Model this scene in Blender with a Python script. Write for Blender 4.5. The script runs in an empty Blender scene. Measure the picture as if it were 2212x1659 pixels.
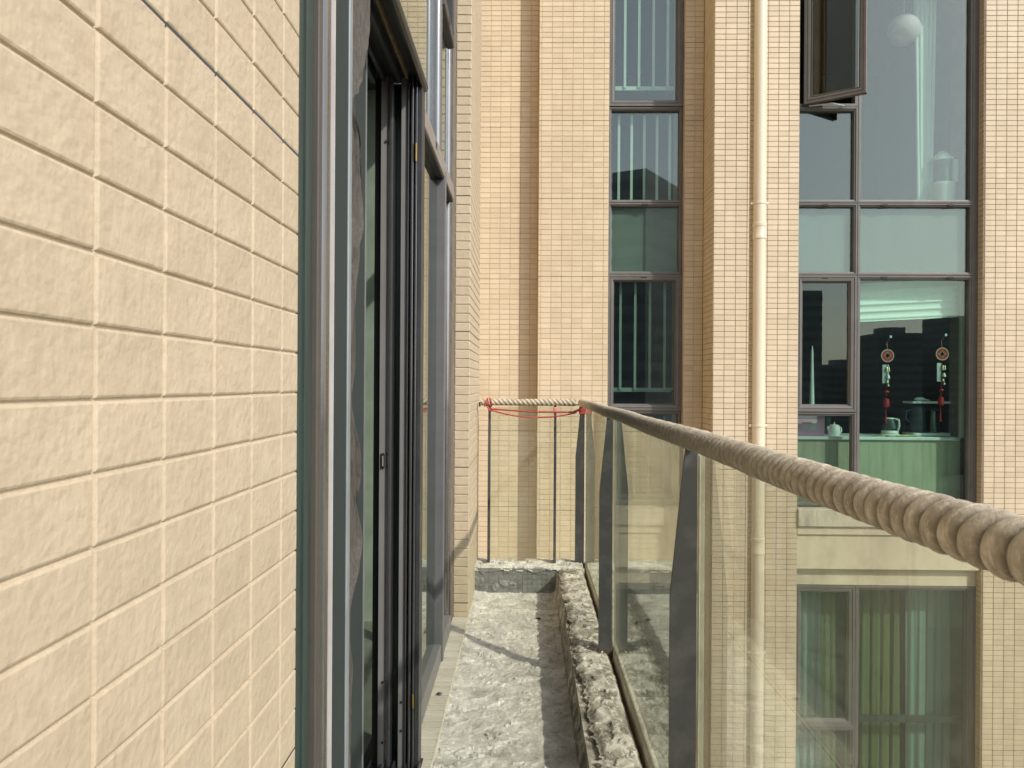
import bpy, math, random
import numpy as np
from mathutils import Vector, Matrix, noise as mn

random.seed(7)
SC = bpy.context.scene
R = math.radians

# ------------------------------------------------------------------ camera
cam_d = bpy.data.cameras.new("camera")
cam = bpy.data.objects.new("camera", cam_d)
SC.collection.objects.link(cam)
cam_d.sensor_width = 36.0
cam_d.lens = 36.0 * 1684.0 / 2212.0
cam_d.clip_start = 0.02
cam_d.clip_end = 3000.0
cam.matrix_world = Matrix.Rotation(R(1.055), 4, 'Z') @ Matrix.Rotation(R(90), 4, 'X') @ Matrix.Rotation(R(0.34), 4, 'Z')
cam_d.dof.use_dof = True
cam_d.dof.focus_distance = 2.0
cam_d.dof.aperture_fstop = 21.0
SC.camera = cam

# ------------------------------------------------------------------ sky, sun, exposure
AZ, EL = 45.0, 38.0                       # sun: to the right of and behind the camera
SUN = Vector((math.sin(R(AZ)) * math.cos(R(EL)), -math.cos(R(AZ)) * math.cos(R(EL)), math.sin(R(EL))))
W = bpy.data.worlds.new("World")
SC.world = W
W.use_nodes = True
wn = W.node_tree.nodes
wn.clear()
wo = wn.new('ShaderNodeOutputWorld')
wb = wn.new('ShaderNodeBackground')
ws = wn.new('ShaderNodeTexSky')
ws.sky_type = 'NISHITA'
ws.sun_disc = False
ws.sun_elevation = R(EL)
ws.sun_rotation = math.atan2(SUN.x, SUN.y)
ws.air_density = 1.2
ws.dust_density = 1.5
ws.ozone_density = 2.0
wb.inputs['Strength'].default_value = 0.15
whs = wn.new('ShaderNodeHueSaturation')
whs.inputs['Saturation'].default_value = 0.5      # hazy city air
W.node_tree.links.new(ws.outputs[0], whs.inputs['Color'])
W.node_tree.links.new(whs.outputs[0], wb.inputs[0])
W.node_tree.links.new(wb.outputs[0], wo.inputs[0])
sun_d = bpy.data.lights.new("sun", 'SUN')
sun_d.energy = 2.65
sun_d.angle = R(1.0)
sun_d.color = (1.0, 0.94, 0.84)
sun = bpy.data.objects.new("sun", sun_d)
SC.collection.objects.link(sun)
sun.rotation_euler = SUN.to_track_quat('Z', 'Y').to_euler()
SC.view_settings.view_transform = 'Standard'
SC.view_settings.look = 'None'
SC.view_settings.gamma = 1.0
SC.view_settings.use_curve_mapping = False
SC.view_settings.exposure = 0.42
SC.cycles.transparent_max_bounces = 24
SC.cycles.max_bounces = 10
SC.cycles.glossy_bounces = 6
SC.cycles.use_denoising = True
SC.cycles.caustics_reflective = False
SC.cycles.caustics_refractive = False


# ------------------------------------------------------------------ materials
def nodes_of(name):
    m = bpy.data.materials.new(name)
    m.use_nodes = True
    return m, m.node_tree, m.node_tree.nodes["Principled BSDF"]


def vec_pos(nt, scale=(1, 1, 1)):
    g = nt.nodes.new('ShaderNodeNewGeometry')
    mp = nt.nodes.new('ShaderNodeVectorMath')
    mp.operation = 'MULTIPLY'
    mp.inputs[1].default_value = scale
    nt.links.new(g.outputs['Position'], mp.inputs[0])
    return mp.outputs[0]


def noise_node(nt, scale, detail=4, rough=0.55, stretch=(1, 1, 1), distort=0.0):
    n = nt.nodes.new('ShaderNodeTexNoise')
    n.inputs['Scale'].default_value = scale
    n.inputs['Detail'].default_value = detail
    n.inputs['Roughness'].default_value = rough
    n.inputs['Distortion'].default_value = distort
    nt.links.new(vec_pos(nt, stretch), n.inputs['Vector'])
    return n.outputs['Fac']


def ramp(nt, fac, stops):
    r = nt.nodes.new('ShaderNodeValToRGB')
    e = r.color_ramp.elements
    e[0].position, e[0].color = stops[0][0], (*stops[0][1], 1)
    e[1].position, e[1].color = stops[1][0], (*stops[1][1], 1)
    for p, c in stops[2:]:
        k = e.new(p)
        k.color = (*c, 1)
    nt.links.new(fac, r.inputs[0])
    return r.outputs[0]


def mixc(nt, fac, a, b, mode='MIX'):
    x = nt.nodes.new('ShaderNodeMix')
    x.data_type = 'RGBA'
    x.blend_type = mode
    for v, i in ((fac, 0), (a, 6), (b, 7)):
        if isinstance(v, bpy.types.NodeSocket):
            nt.links.new(v, x.inputs[i])
        elif i == 0:
            x.inputs[0].default_value = v
        else:
            x.inputs[i].default_value = (*v, 1)
    return x.outputs[2]


def mth(nt, op, a, b=0.0):
    x = nt.nodes.new('ShaderNodeMath')
    x.operation = op
    for v, i in ((a, 0), (b, 1)):
        if isinstance(v, bpy.types.NodeSocket):
            nt.links.new(v, x.inputs[i])
        else:
            x.inputs[i].default_value = v
    return x.outputs[0]


def bump(nt, bs, height, dist, strength=1.0):
    b = nt.nodes.new('ShaderNodeBump')
    b.inputs['Distance'].default_value = dist
    b.inputs['Strength'].default_value = strength
    nt.links.new(height, b.inputs['Height'])
    nt.links.new(b.outputs[0], bs.inputs['Normal'])


def scale_c(c, k):
    return tuple(min(1.0, x * k) for x in c)


def mat(name, col, rough=0.6, metal=0.0, var=0.12, vscale=8.0, stretch=(1, 1, 1), bdist=0.0, bscale=60.0, rnd=0.0, spec=0.5, dirt=None, dscale=3.0, coat=0.0):
    m, nt, bs = nodes_of(name)
    c = ramp(nt, noise_node(nt, vscale, 5, 0.6, stretch), [(0.28, scale_c(col, 1 - var)), (0.72, scale_c(col, 1 + var))])
    if rnd > 0:
        g = nt.nodes.new('ShaderNodeNewGeometry')
        oi = nt.nodes.new('ShaderNodeObjectInfo')
        f = mth(nt, 'FRACT', mth(nt, 'ADD', g.outputs['Random Per Island'], oi.outputs['Random']))
        k = ramp(nt, f, [(0.0, (1 - rnd, 1 - rnd * 1.1, 1 - rnd * 1.3)), (1.0, (1, 1, 1))])
        c = mixc(nt, 1.0, c, k, 'MULTIPLY')
    if dirt:
        d = noise_node(nt, dscale, 6, 0.65, stretch)
        f = ramp(nt, d, [(0.48, (0, 0, 0)), (0.70, (1, 1, 1))])
        c = mixc(nt, mth(nt, 'MULTIPLY', f, dirt[3] if len(dirt) > 3 else 0.6), c, dirt[:3])
    nt.links.new(c, bs.inputs['Base Color'])
    rr = mth(nt, 'MULTIPLY_ADD', noise_node(nt, vscale * 2.3, 3), 0.0)
    bs.inputs['Roughness'].default_value = rough
    bs.inputs['Metallic'].default_value = metal
    bs.inputs['Specular IOR Level'].default_value = spec
    bs.inputs['Coat Weight'].default_value = coat
    nt.nodes.remove(rr.node)
    if bdist > 0:
        bump(nt, bs, noise_node(nt, bscale, 4, 0.55), bdist)
    return m


def glass_mat(name, tint, r0, rough=0.0, dust=0.0, dust_col=(0.5, 0.5, 0.45)):
    """A thin sheet: part mirror, part tinted see-through, each face of the box alike."""
    m = bpy.data.materials.new(name)
    m.use_nodes = True
    nt = m.node_tree
    nt.nodes.clear()
    out = nt.nodes.new('ShaderNodeOutputMaterial')
    lw = nt.nodes.new('ShaderNodeLayerWeight')
    lw.inputs['Blend'].default_value = 0.5
    p5 = mth(nt, 'POWER', lw.outputs['Facing'], 5.0)
    f = mth(nt, 'ADD', mth(nt, 'MULTIPLY', p5, 1 - r0), r0)
    tr = nt.nodes.new('ShaderNodeBsdfTransparent')
    tr.inputs[0].default_value = (*tint, 1)
    gl = nt.nodes.new('ShaderNodeBsdfGlossy')
    gl.inputs['Roughness'].default_value = rough
    gl.inputs['Color'].default_value = (0.93, 0.97, 0.95, 1)
    mx = nt.nodes.new('ShaderNodeMixShader')
    nt.links.new(f, mx.inputs[0])
    nt.links.new(tr.outputs[0], mx.inputs[1])
    nt.links.new(gl.outputs[0], mx.inputs[2])
    last = mx
    if dust > 0:
        df = nt.nodes.new('ShaderNodeBsdfDiffuse')
        df.inputs[0].default_value = (*dust_col, 1)
        m2 = nt.nodes.new('ShaderNodeMixShader')
        n = noise_node(nt, 5.0, 6, 0.65, (1, 1, 0.35))
        fac = ramp(nt, n, [(0.35, (dust * 0.4,) * 3), (0.75, (dust * 1.7,) * 3)])
        nt.links.new(fac, m2.inputs[0])
        nt.links.new(mx.outputs[0], m2.inputs[1])
        nt.links.new(df.outputs[0], m2.inputs[2])
        last = m2
    nt.links.new(last.outputs[0], out.inputs[0])
    return m


TILE = (0.655, 0.55, 0.40)
MT = {}
# the close wall's embossed tile: shallow orange-peel relief over a warm beige body
m, nt, bs = nodes_of("near_tile")
c = ramp(nt, noise_node(nt, 30, 6, 0.6), [(0.3, (0.51, 0.425, 0.31)), (0.7, (0.585, 0.492, 0.362))])
c = mixc(nt, mth(nt, 'MULTIPLY', ramp(nt, noise_node(nt, 75, 3, 0.5), [(0.70, (0, 0, 0)), (0.78, (1, 1, 1))]), 0.22), c, (0.36, 0.28, 0.2))
oi = nt.nodes.new('ShaderNodeObjectInfo')
c = mixc(nt, 1.0, c, ramp(nt, oi.outputs['Random'], [(0, (0.945, 0.94, 0.93)), (0.5, (0.985, 0.98, 0.97)), (1, (1.0, 1.0, 1.0))]), 'MULTIPLY')
nt.links.new(c, bs.inputs['Base Color'])
bs.inputs['Roughness'].default_value = 0.55
bs.inputs['Specular IOR Level'].default_value = 0.35
hgt = mth(nt, 'ADD', noise_node(nt, 105, 1.5, 0.4), mth(nt, 'MULTIPLY', noise_node(nt, 420, 3, 0.5), 0.12))
bump(nt, bs, hgt, 0.0017, 0.8)
MT['near_tile'] = m
MT['near_grout'] = mat("near_grout", (0.60, 0.51, 0.385), 0.85, var=0.1, vscale=40, bdist=0.0006, bscale=300)
MT['tile'] = mat("facade_tile", TILE, 0.5, var=0.06, vscale=3.0, bdist=0.0006, bscale=120, rnd=0.11, spec=0.4, dirt=(0.44, 0.35, 0.24, 0.32), dscale=2.2, stretch=(1, 1, 0.22))
MT['grout'] = mat("facade_grout", (0.52, 0.405, 0.285), 0.9, var=0.2, vscale=4)
MT['grout_dark'] = mat("facade_grout_dark", (0.235, 0.175, 0.13), 0.9, var=0.3, vscale=4)
MT['joint'] = mat("joint_sealant", (0.07, 0.07, 0.075), 0.7, var=0.2)
MT['frame'] = mat("window_frame", (0.125, 0.119, 0.114), 0.42, var=0.07, vscale=5, spec=0.5, dirt=(0.21, 0.20, 0.19, 0.35), dscale=4)
MT['frame_dark'] = mat("door_frame_dark", (0.035, 0.037, 0.04), 0.4, var=0.2, vscale=6, dirt=(0.10, 0.10, 0.10, 0.35), dscale=9)
MT['frame_gray'] = mat("door_frame_gray", (0.20, 0.195, 0.195), 0.42, metal=0.0, var=0.08, vscale=5, dirt=(0.24, 0.23, 0.22, 0.35), dscale=7)
MT['alu'] = mat("aluminium_gray", (0.29, 0.29, 0.30), 0.22, metal=0.85, var=0.06, vscale=5, bdist=0.0004, bscale=28, dirt=(0.24, 0.23, 0.23, 0.3), dscale=8)
MT['slate'] = mat("slate_panel", (0.034, 0.045, 0.046), 0.7, var=0.05, vscale=2, spec=0.25)
MT['rubber'] = mat("green_rubber", (0.035, 0.055, 0.05), 0.45, var=0.35, vscale=30, stretch=(1, 4, 0.15))
MT['black'] = mat("black_void", (0.012, 0.012, 0.012), 0.5, var=0.2)
MT['brass'] = mat("brass", (0.62, 0.43, 0.13), 0.35, metal=0.8)
MT['steel'] = mat("post_paint", (0.058, 0.059, 0.061), 0.42, var=0.1, vscale=9, bdist=0.0002, bscale=200, dirt=(0.15, 0.145, 0.14, 0.45), dscale=11)
MT['rust'] = mat("rust", (0.085, 0.06, 0.042), 0.9, var=0.4, vscale=60)
MT['sealant'] = mat("pale_sealant", (0.66, 0.60, 0.48), 0.6, var=0.12, vscale=14, dirt=(0.35, 0.3, 0.22, 0.5), dscale=16)
MT['band'] = mat("concrete_band", (0.60, 0.535, 0.40), 0.8, var=0.08, vscale=6, bdist=0.0015, bscale=50, dirt=(0.36, 0.32, 0.23, 0.5), dscale=5, stretch=(1, 1, 0.6))
MT['sill'] = mat("stained_sill", (0.58, 0.53, 0.42), 0.85, var=0.12, vscale=9, stretch=(1, 1, 0.3), bdist=0.003, bscale=40, dirt=(0.16, 0.17, 0.15, 0.7), dscale=9)
MT['pipe'] = mat("cream_pvc", (0.72, 0.645, 0.51), 0.38, var=0.05, vscale=4, stretch=(1, 1, 0.3), dirt=(0.5, 0.42, 0.3, 0.35), dscale=4)
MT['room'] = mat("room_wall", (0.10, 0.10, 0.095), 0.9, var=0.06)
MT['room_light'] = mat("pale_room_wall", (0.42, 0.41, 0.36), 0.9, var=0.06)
MT['plaster'] = mat("green_plaster", (0.50, 0.535, 0.47), 0.9, var=0.16, vscale=5, bdist=0.002, bscale=40, dirt=(0.38, 0.42, 0.36, 0.5), dscale=7)
MT['backing'] = mat("spandrel_backing", (0.255, 0.25, 0.245), 0.9, var=0.10, vscale=2.5, stretch=(2.5, 1, 0.4), dirt=(0.22, 0.25, 0.23, 0.4), dscale=4)
MT['drip_wall'] = mat("dripped_parapet", (0.50, 0.46, 0.34), 0.85, var=0.05, vscale=2, stretch=(9, 1, 0.55), dirt=(0.33, 0.31, 0.18, 0.6), dscale=3.0)
MT['white'] = mat("white_paint", (0.78, 0.78, 0.75), 0.5, var=0.04)
MT['ceramic'] = mat("white_ceramic", (0.80, 0.80, 0.76), 0.18, var=0.03, coat=0.5)
MT['bars'] = mat("white_bars", (0.74, 0.76, 0.72), 0.45, var=0.05)
MT['bars_shaded'] = mat("white_bars_shaded", (0.25, 0.27, 0.255), 0.5, var=0.05)  # darker copy of the white bars: shade on the lower panes painted in
MT['pink'] = mat("pink_card", (0.95, 0.50, 0.72), 0.7, var=0.05)
MT['pink_dark'] = mat("pink_card_dark", (0.55, 0.35, 0.45), 0.7, var=0.05)
MT['red'] = mat("red_lacquer", (0.42, 0.015, 0.02), 0.4, var=0.12)
MT['redline'] = mat("red_print", (0.72, 0.22, 0.30), 0.7)
MT['gold'] = mat("gold_metal", (0.66, 0.57, 0.36), 0.3, metal=0.7)
MT['silver'] = mat("pale_metal", (0.62, 0.64, 0.62), 0.3, metal=0.6)
MT['jug'] = mat("dark_jug", (0.03, 0.045, 0.05), 0.35)
MT['yellow'] = mat("yellow_paper", (0.65, 0.54, 0.24), 0.8, var=0.15)
MT['blind'] = mat("blind_cloth", (0.80, 0.84, 0.80), 0.85, var=0.05, vscale=20)
MT['cur_blue'] = mat("blue_curtain", (0.42, 0.48, 0.47), 0.85, var=0.05, vscale=30, stretch=(1, 1, 0.2))
MT['cur_olive'] = mat("olive_curtain", (0.27, 0.265, 0.125), 0.85, var=0.06, vscale=30, stretch=(1, 1, 0.2))
MT['cur_white'] = mat("white_curtain", (0.74, 0.78, 0.76), 0.85, var=0.04, vscale=30, stretch=(1, 1, 0.2))
MT['moon'] = mat("cratered_globe", (0.86, 0.62, 0.66), 0.8, var=0.14, vscale=9, bdist=0.004, bscale=20, dirt=(0.36, 0.31, 0.31, 0.6), dscale=8)
MT['cord'] = mat("red_cord", (0.36, 0.03, 0.025), 0.6, var=0.25, vscale=90, dirt=(0.6, 0.3, 0.27, 0.4), dscale=60)
MT['cord_pale'] = mat("faded_red_cord", (0.62, 0.26, 0.24), 0.6, var=0.3, vscale=120)
MT['tower'] = mat("tower_concrete", (0.36, 0.37, 0.38), 0.7, var=0.15, vscale=0.2)
MT['tower_glass'] = mat("tower_windows", (0.24, 0.25, 0.26), 0.5, var=0.3, vscale=0.4)
MT['ground'] = mat("city_ground", (0.13, 0.13, 0.11), 0.9, var=0.3, vscale=0.05)
MT['roomfloor'] = mat("screed_floor", (0.30, 0.29, 0.26), 0.9, var=0.15, bdist=0.002)
MT['mosaic'] = mat("grey_mosaic", (0.22, 0.235, 0.225), 0.6, var=0.25, vscale=30, rnd=0.25, dirt=(0.30, 0.30, 0.28, 0.5), dscale=25)
MT['mosaic_grout'] = mat("mosaic_grout", (0.60, 0.60, 0.56), 0.95, var=0.15, vscale=40)
MT['ledge_tile'] = mat("mortared_ledge_tile", (0.62, 0.58, 0.50), 0.85, var=0.10, vscale=18, bdist=0.0012, bscale=130, rnd=0.18, dirt=(0.62, 0.57, 0.46, 0.6), dscale=22, stretch=(0.5, 2.4, 1))
MT['ledge_grout'] = mat("ledge_joint", (0.25, 0.185, 0.115), 0.95, var=0.25, vscale=30)
MT['glass_win'] = glass_mat("tinted_window_glass", (0.765, 0.865, 0.825), 0.088)
MT['glass_open'] = glass_mat("tinted_sash_glass", (0.62, 0.70, 0.66), 0.05)
MT['glass_near'] = glass_mat("near_window_glass", (0.68, 0.75, 0.70), 0.09)
MT['glass_rail'] = glass_mat("railing_glass", (0.93, 0.95, 0.905), 0.035, 0.0, dust=0.085, dust_col=(0.62, 0.61, 0.51))
MT['glass_low'] = glass_mat("tinted_lower_glass", (0.77, 0.89, 0.845), 0.055)
MT['glass_clear'] = glass_mat("clear_glass", (0.90, 0.94, 0.92), 0.05)

# weathered mortar: pale flakes over grey, driven by the built layer height
def mortar(name, dark, mid, pale, attr='layer', pit=0.5, grime=0.5):
    m, nt, bs = nodes_of(name)
    at = nt.nodes.new('ShaderNodeAttribute')
    at.attribute_name = attr
    base = ramp(nt, noise_node(nt, 11, 14, 0.74, distort=0.3), [(0.40, dark), (0.475, mid), (0.53, mid), (0.575, pale)])
    flake = ramp(nt, noise_node(nt, 45, 8, 0.72), [(0.30, mid), (0.55, pale), (0.75, scale_c(pale, 1.12))])
    c = mixc(nt, at.outputs['Fac'], base, flake)
    spots = ramp(nt, noise_node(nt, 130, 5, 0.62), [(0.60, (0, 0, 0)), (0.68, (1, 1, 1))])
    c = mixc(nt, mth(nt, 'MULTIPLY', spots, pit), c, scale_c(dark, 0.55))
    blot = ramp(nt, noise_node(nt, 8, 9, 0.68, distort=0.5), [(0.50, (0, 0, 0)), (0.62, (1, 1, 1))])
    c = mixc(nt, mth(nt, 'MULTIPLY', blot, grime), c, scale_c(dark, 0.75))
    nt.links.new(c, bs.inputs['Base Color'])
    bs.inputs['Roughness'].default_value = 0.95
    bs.inputs['Specular IOR Level'].default_value = 0.2
    h = mth(nt, 'ADD', noise_node(nt, 70, 9, 0.7), mth(nt, 'MULTIPLY', noise_node(nt, 260, 4, 0.6), 0.45))
    bump(nt, bs, h, 0.0030, 1.0)
    return m


MT['mortar'] = mortar("broken_mortar", (0.40, 0.385, 0.345), (0.58, 0.56, 0.50), (0.79, 0.76, 0.69), pit=0.5, grime=0.4)
MT['mortar_kerb'] = mortar("kerb_mortar", (0.18, 0.165, 0.135), (0.44, 0.405, 0.335), (0.76, 0.715, 0.63), grime=0.7)
MT['smear'] = mortar("dark_mortar_smear", (0.14, 0.145, 0.14), (0.23, 0.235, 0.225), (0.38, 0.375, 0.35), pit=0.3)


def rope_mat(name, a, b, c3):
    m, nt, bs = nodes_of(name)
    base = ramp(nt, noise_node(nt, 55, 7, 0.65), [(0.30, a), (0.52, b), (0.74, c3)])
    at = nt.nodes.new('ShaderNodeAttribute')
    at.attribute_name = 'groove_shade'
    fl = ramp(nt, noise_node(nt, 150, 5, 0.7, (0.35, 1.3, 0.35)), [(0.52, (0, 0, 0)), (0.62, (1, 1, 1))])
    base = mixc(nt, mth(nt, 'MULTIPLY', fl, 0.5), base, scale_c(c3, 1.25))
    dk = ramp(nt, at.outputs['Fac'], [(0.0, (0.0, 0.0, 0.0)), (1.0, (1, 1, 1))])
    base = mixc(nt, mth(nt, 'MULTIPLY', dk, 0.92), base, scale_c(a, 0.22))  # crease shade between the strands painted into the rope colour
    tn = nt.nodes.new('ShaderNodeAttribute')
    tn.attribute_name = 'bleach'
    base = mixc(nt, mth(nt, 'MULTIPLY', tn.outputs['Fac'], 0.6), base, (0.68, 0.60, 0.46))
    nt.links.new(base, bs.inputs['Base Color'])
    bs.inputs['Roughness'].default_value = 0.95
    bs.inputs['Specular IOR Level'].default_value = 0.15
    bump(nt, bs, mth(nt, 'ADD', noise_node(nt, 240, 6, 0.7, (1, 0.4, 1)), noise_node(nt, 90, 3, 0.6)), 0.0025, 0.8)
    return m


MT['rope_old'] = rope_mat("weathered_rope", (0.27, 0.235, 0.185), (0.45, 0.40, 0.33), (0.66, 0.61, 0.52))
MT['rope_new'] = rope_mat("cream_rope", (0.42, 0.36, 0.26), (0.58, 0.51, 0.38), (0.70, 0.63, 0.49))

# mesh curtain: woven screen cloth
m, nt, bs = nodes_of("mesh_cloth")
st = noise_node(nt, 260, 2, 0.5, (1, 1, 0.02))
c = ramp(nt, st, [(0.3, (0.066, 0.058, 0.051)), (0.7, (0.115, 0.103, 0.091))])
c = mixc(nt, 1.0, c, ramp(nt, noise_node(nt, 900, 1, 0.5, (0.05, 0.05, 1)), [(0.3, (0.75, 0.75, 0.75)), (0.7, (1, 1, 1))]), 'MULTIPLY')
nt.links.new(c, bs.inputs['Base Color'])
bs.inputs['Roughness'].default_value = 0.9
MT['mesh_cloth'] = m


# ------------------------------------------------------------------ mesh helpers
class MB:
    def __init__(self):
        self.v, self.f = [], []

    def add(self, vs, fs):
        n = len(self.v)
        self.v += [tuple(p) for p in vs]
        self.f += [tuple(i + n for i in q) for q in fs]
        return self

    def box(self, x0, x1, y0, y1, z0, z1):
        return self.add([(x0, y0, z0), (x1, y0, z0), (x1, y1, z0), (x0, y1, z0), (x0, y0, z1), (x1, y0, z1), (x1, y1, z1), (x0, y1, z1)],
                        [(3, 2, 1, 0), (4, 5, 6, 7), (0, 1, 5, 4), (1, 2, 6, 5), (2, 3, 7, 6), (3, 0, 4, 7)])

    def bbox(self, x0, x1, y0, y1, z0, z1, b):
        """box with chamfered vertical and horizontal edges (an octagonal loft)"""
        def ring(z, i):
            a0, a1, c0, c1 = x0 + i, x1 - i, y0 + i, y1 - i
            return [(a0 + b, c0, z), (a1 - b, c0, z), (a1, c0 + b, z), (a1, c1 - b, z), (a1 - b, c1, z), (a0 + b, c1, z), (a0, c1 - b, z), (a0, c0 + b, z)]
        self.loft([ring(z0, b * 0.8), ring(z0 + b, 0), ring(z1 - b, 0), ring(z1, b * 0.8)])
        return self

    def loft(self, rings, caps=True, close=True):
        k = len(rings[0])
        n = len(self.v)
        for r in rings:
            self.v += [tuple(p) for p in r]
        for i in range(len(rings) - 1):
            for j in range(k if close else k - 1):
                a, b2 = n + i * k + j, n + i * k + (j + 1) % k
                self.f.append((a, b2, b2 + k, a + k))
        if caps and close:
            self.f.append(tuple(reversed(range(n, n + k))))
            self.f.append(tuple(range(n + (len(rings) - 1) * k, n + len(rings) * k)))
        return self

    def lathe(self, prof, cx, cy, z0=0.0, seg=20, sx=1.0, sy=1.0):
        return self.loft([[(cx + r * sx * math.cos(2 * math.pi * j / seg), cy + r * sy * math.sin(2 * math.pi * j / seg), z0 + z) for j in range(seg)] for r, z in prof])

    def tube(self, pts, r, seg=8):
        pts = [Vector(p) for p in pts]
        rs = r if isinstance(r, (list, tuple)) else [r] * len(pts)
        rings, up = [], None
        for i, p in enumerate(pts):
            t = (pts[min(i + 1, len(pts) - 1)] - pts[max(i - 1, 0)]).normalized()
            if up is None:
                up = Vector((0, 0, 1)) if abs(t.z) < 0.9 else Vector((1, 0, 0))
            s = t.cross(up).normalized()
            up = s.cross(t).normalized()
            rings.append([p + (s * math.cos(2 * math.pi * j / seg) + up * math.sin(2 * math.pi * j / seg)) * rs[i] for j in range(seg)])
        return self.loft(rings)

    def ball(self, c, r, seg=14, sx=1, sy=1, sz=1):
        n = seg // 2
        prof = [(math.sin(math.pi * i / n) * r + 1e-5, -math.cos(math.pi * i / n) * r * sz) for i in range(n + 1)]
        return self.lathe(prof, c[0], c[1], c[2], seg, sx, sy)

    def ring_frame(self, x0, x1, z0, z1, prof):
        """a mitred rectangular frame in the XZ plane; prof = [(inset, y), ...] swept round it"""
        n = len(self.v)
        k = len(prof)
        for ins, y in prof:
            self.v += [(x0 + ins, y, z0 + ins), (x1 - ins, y, z0 + ins), (x1 - ins, y, z1 - ins), (x0 + ins, y, z1 - ins)]
        for i in range(k - 1):
            for j in range(4):
                a, b2 = n + i * 4 + j, n + i * 4 + (j + 1) % 4
                self.f.append((a, b2, b2 + 4, a + 4))
        return self

    def xform(self, M):
        self.v = [tuple(M @ Vector(p)) for p in self.v]
        return self

    def mesh(self, name):
        me = bpy.data.meshes.new(name)
        me.from_pydata(self.v, [], self.f)
        me.update()
        return me

    def build(self, name, m, parent=None, smooth=False, kind=None):
        me = self.mesh(name)
        return link(name, me, m, parent, smooth, kind)


def link(name, me, m, parent=None, smooth=False, kind=None):
    if m is not None and not me.materials:
        me.materials.append(m)
    if smooth:
        for p in me.polygons:
            p.use_smooth = True
        if hasattr(me, 'set_sharp_from_angle'):
            me.set_sharp_from_angle(angle=R(40))
    o = bpy.data.objects.new(name, me)
    SC.collection.objects.link(o)
    if parent is not None:
        o.parent = parent
    if kind:
        o['kind'] = kind
    return o


def tag(o, label, cat, group=None):
    o['label'] = label
    o['category'] = cat
    if group:
        o['group'] = group
    return o


def thing(name, label, cat, loc=(0, 0, 0), group=None):
    o = bpy.data.objects.new(name, None)
    SC.collection.objects.link(o)
    o.empty_display_size = 0.05
    tag(o, label, cat, group)
    return o


# ------------------------------------------------------------------ tiles
_tile_cache = {}


def tile_geo(w, h, d, b, fine):
    """front of the tile faces -Y, its back lies at y = 0"""
    def ring(i, y):
        return [(i, y, i), (w - i, y, i), (w - i, y, h - i), (i, y, h - i)]
    if fine:
        rings = [ring(0, 0.001), ring(0, -(d - b)), ring(b * 0.3, -(d - b * 0.3)), ring(b, -d)]
    else:
        rings = [ring(0, 0.001), ring(0, -(d - b)), ring(b, -d)]
    v, f = [], []
    for r in rings:
        v += r
    for i in range(len(rings) - 1):
        for j in range(4):
            f.append((i * 4 + j, i * 4 + (j + 1) % 4, i * 4 + 4 + (j + 1) % 4, i * 4 + 4 + j))
    f.append(tuple(range(len(v) - 4, len(v))))
    return v, f


def cells(lo, hi, origin, pitch, gap):
    """cell spans of a tile grid clipped to lo..hi"""
    out = []
    k = math.floor((lo - origin) / pitch)
    while origin + k * pitch < hi:
        a, b = origin + k * pitch + gap / 2, origin + (k + 1) * pitch - gap / 2
        a, b = max(a, lo + 0.0012), min(b, hi - 0.0012)
        if b - a > 0.008:
            out.append((a, b))
        k += 1
    return out


def tile_wall(parent, face, plane, us, zs, m, d=0.004, b=0.0018, single=None, fine=False, jitter=0.0):
    """face '-y', '+x' or '-x'; plane = that coordinate; us = spans along the wall, zs = spans in z.
    single(u0, z0) tells which are objects of their own; the rest are joined as one part of kind stuff."""
    rot = {'-y': 0.0, '+x': R(90), '-x': R(-90)}[face]
    V, F = [], []
    count = 0
    for (u0, u1) in us:
        for (z0, z1) in zs:
            w, h = round(u1 - u0, 4), round(z1 - z0, 4)
            if face == '-y':
                org = (u0, plane, z0)
            elif face == '+x':
                org = (plane, u0, z0)
            else:
                org = (plane, u1, z0)
            M4 = Matrix.Translation(org) @ Matrix.Rotation(rot, 4, 'Z')
            if single and single(u0, z0):
                key = (w, h, d, b, fine, m.name)
                if key not in _tile_cache:
                    v, f = tile_geo(w, h, d, b, fine)
                    me = bpy.data.meshes.new("tile")
                    me.from_pydata(v, [], f)
                    me.materials.append(m)
                    _tile_cache[key] = me
                o = bpy.data.objects.new("tile", _tile_cache[key])
                SC.collection.objects.link(o)
                if jitter:
                    M4 = M4 @ Matrix.Translation((random.uniform(-1, 1) * jitter, random.uniform(-1, 1) * jitter * 0.6, random.uniform(-1, 1) * jitter)) @ Matrix.Rotation(random.uniform(-1, 1) * 0.0035, 4, 'Y')
                o.matrix_world = M4
                o.parent = parent
                count += 1
            else:
                v, f = tile_geo(w, h, d, b, False)
                n = len(V)
                V += [tuple(M4 @ Vector(p)) for p in v]
                F += [tuple(i + n for i in q) for q in f]
    if V:
        mb = MB()
        mb.v, mb.f = V, F
        mb.build("tile_field", m, parent, kind='stuff')
    return count


ZG = -0.0125            # height of one horizontal joint; the courses run every 50 mm from it
JOINTS = [0.287 + 0.75 * k for k in range(-7, 7)]

# ================================================================== SETTING
g = MB().add([(-900, -900, -33), (900, -900, -33), (900, 900, -33), (-900, 900, -33)], [(0, 1, 2, 3)]).build("ground", MT['ground'], kind='structure')

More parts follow.
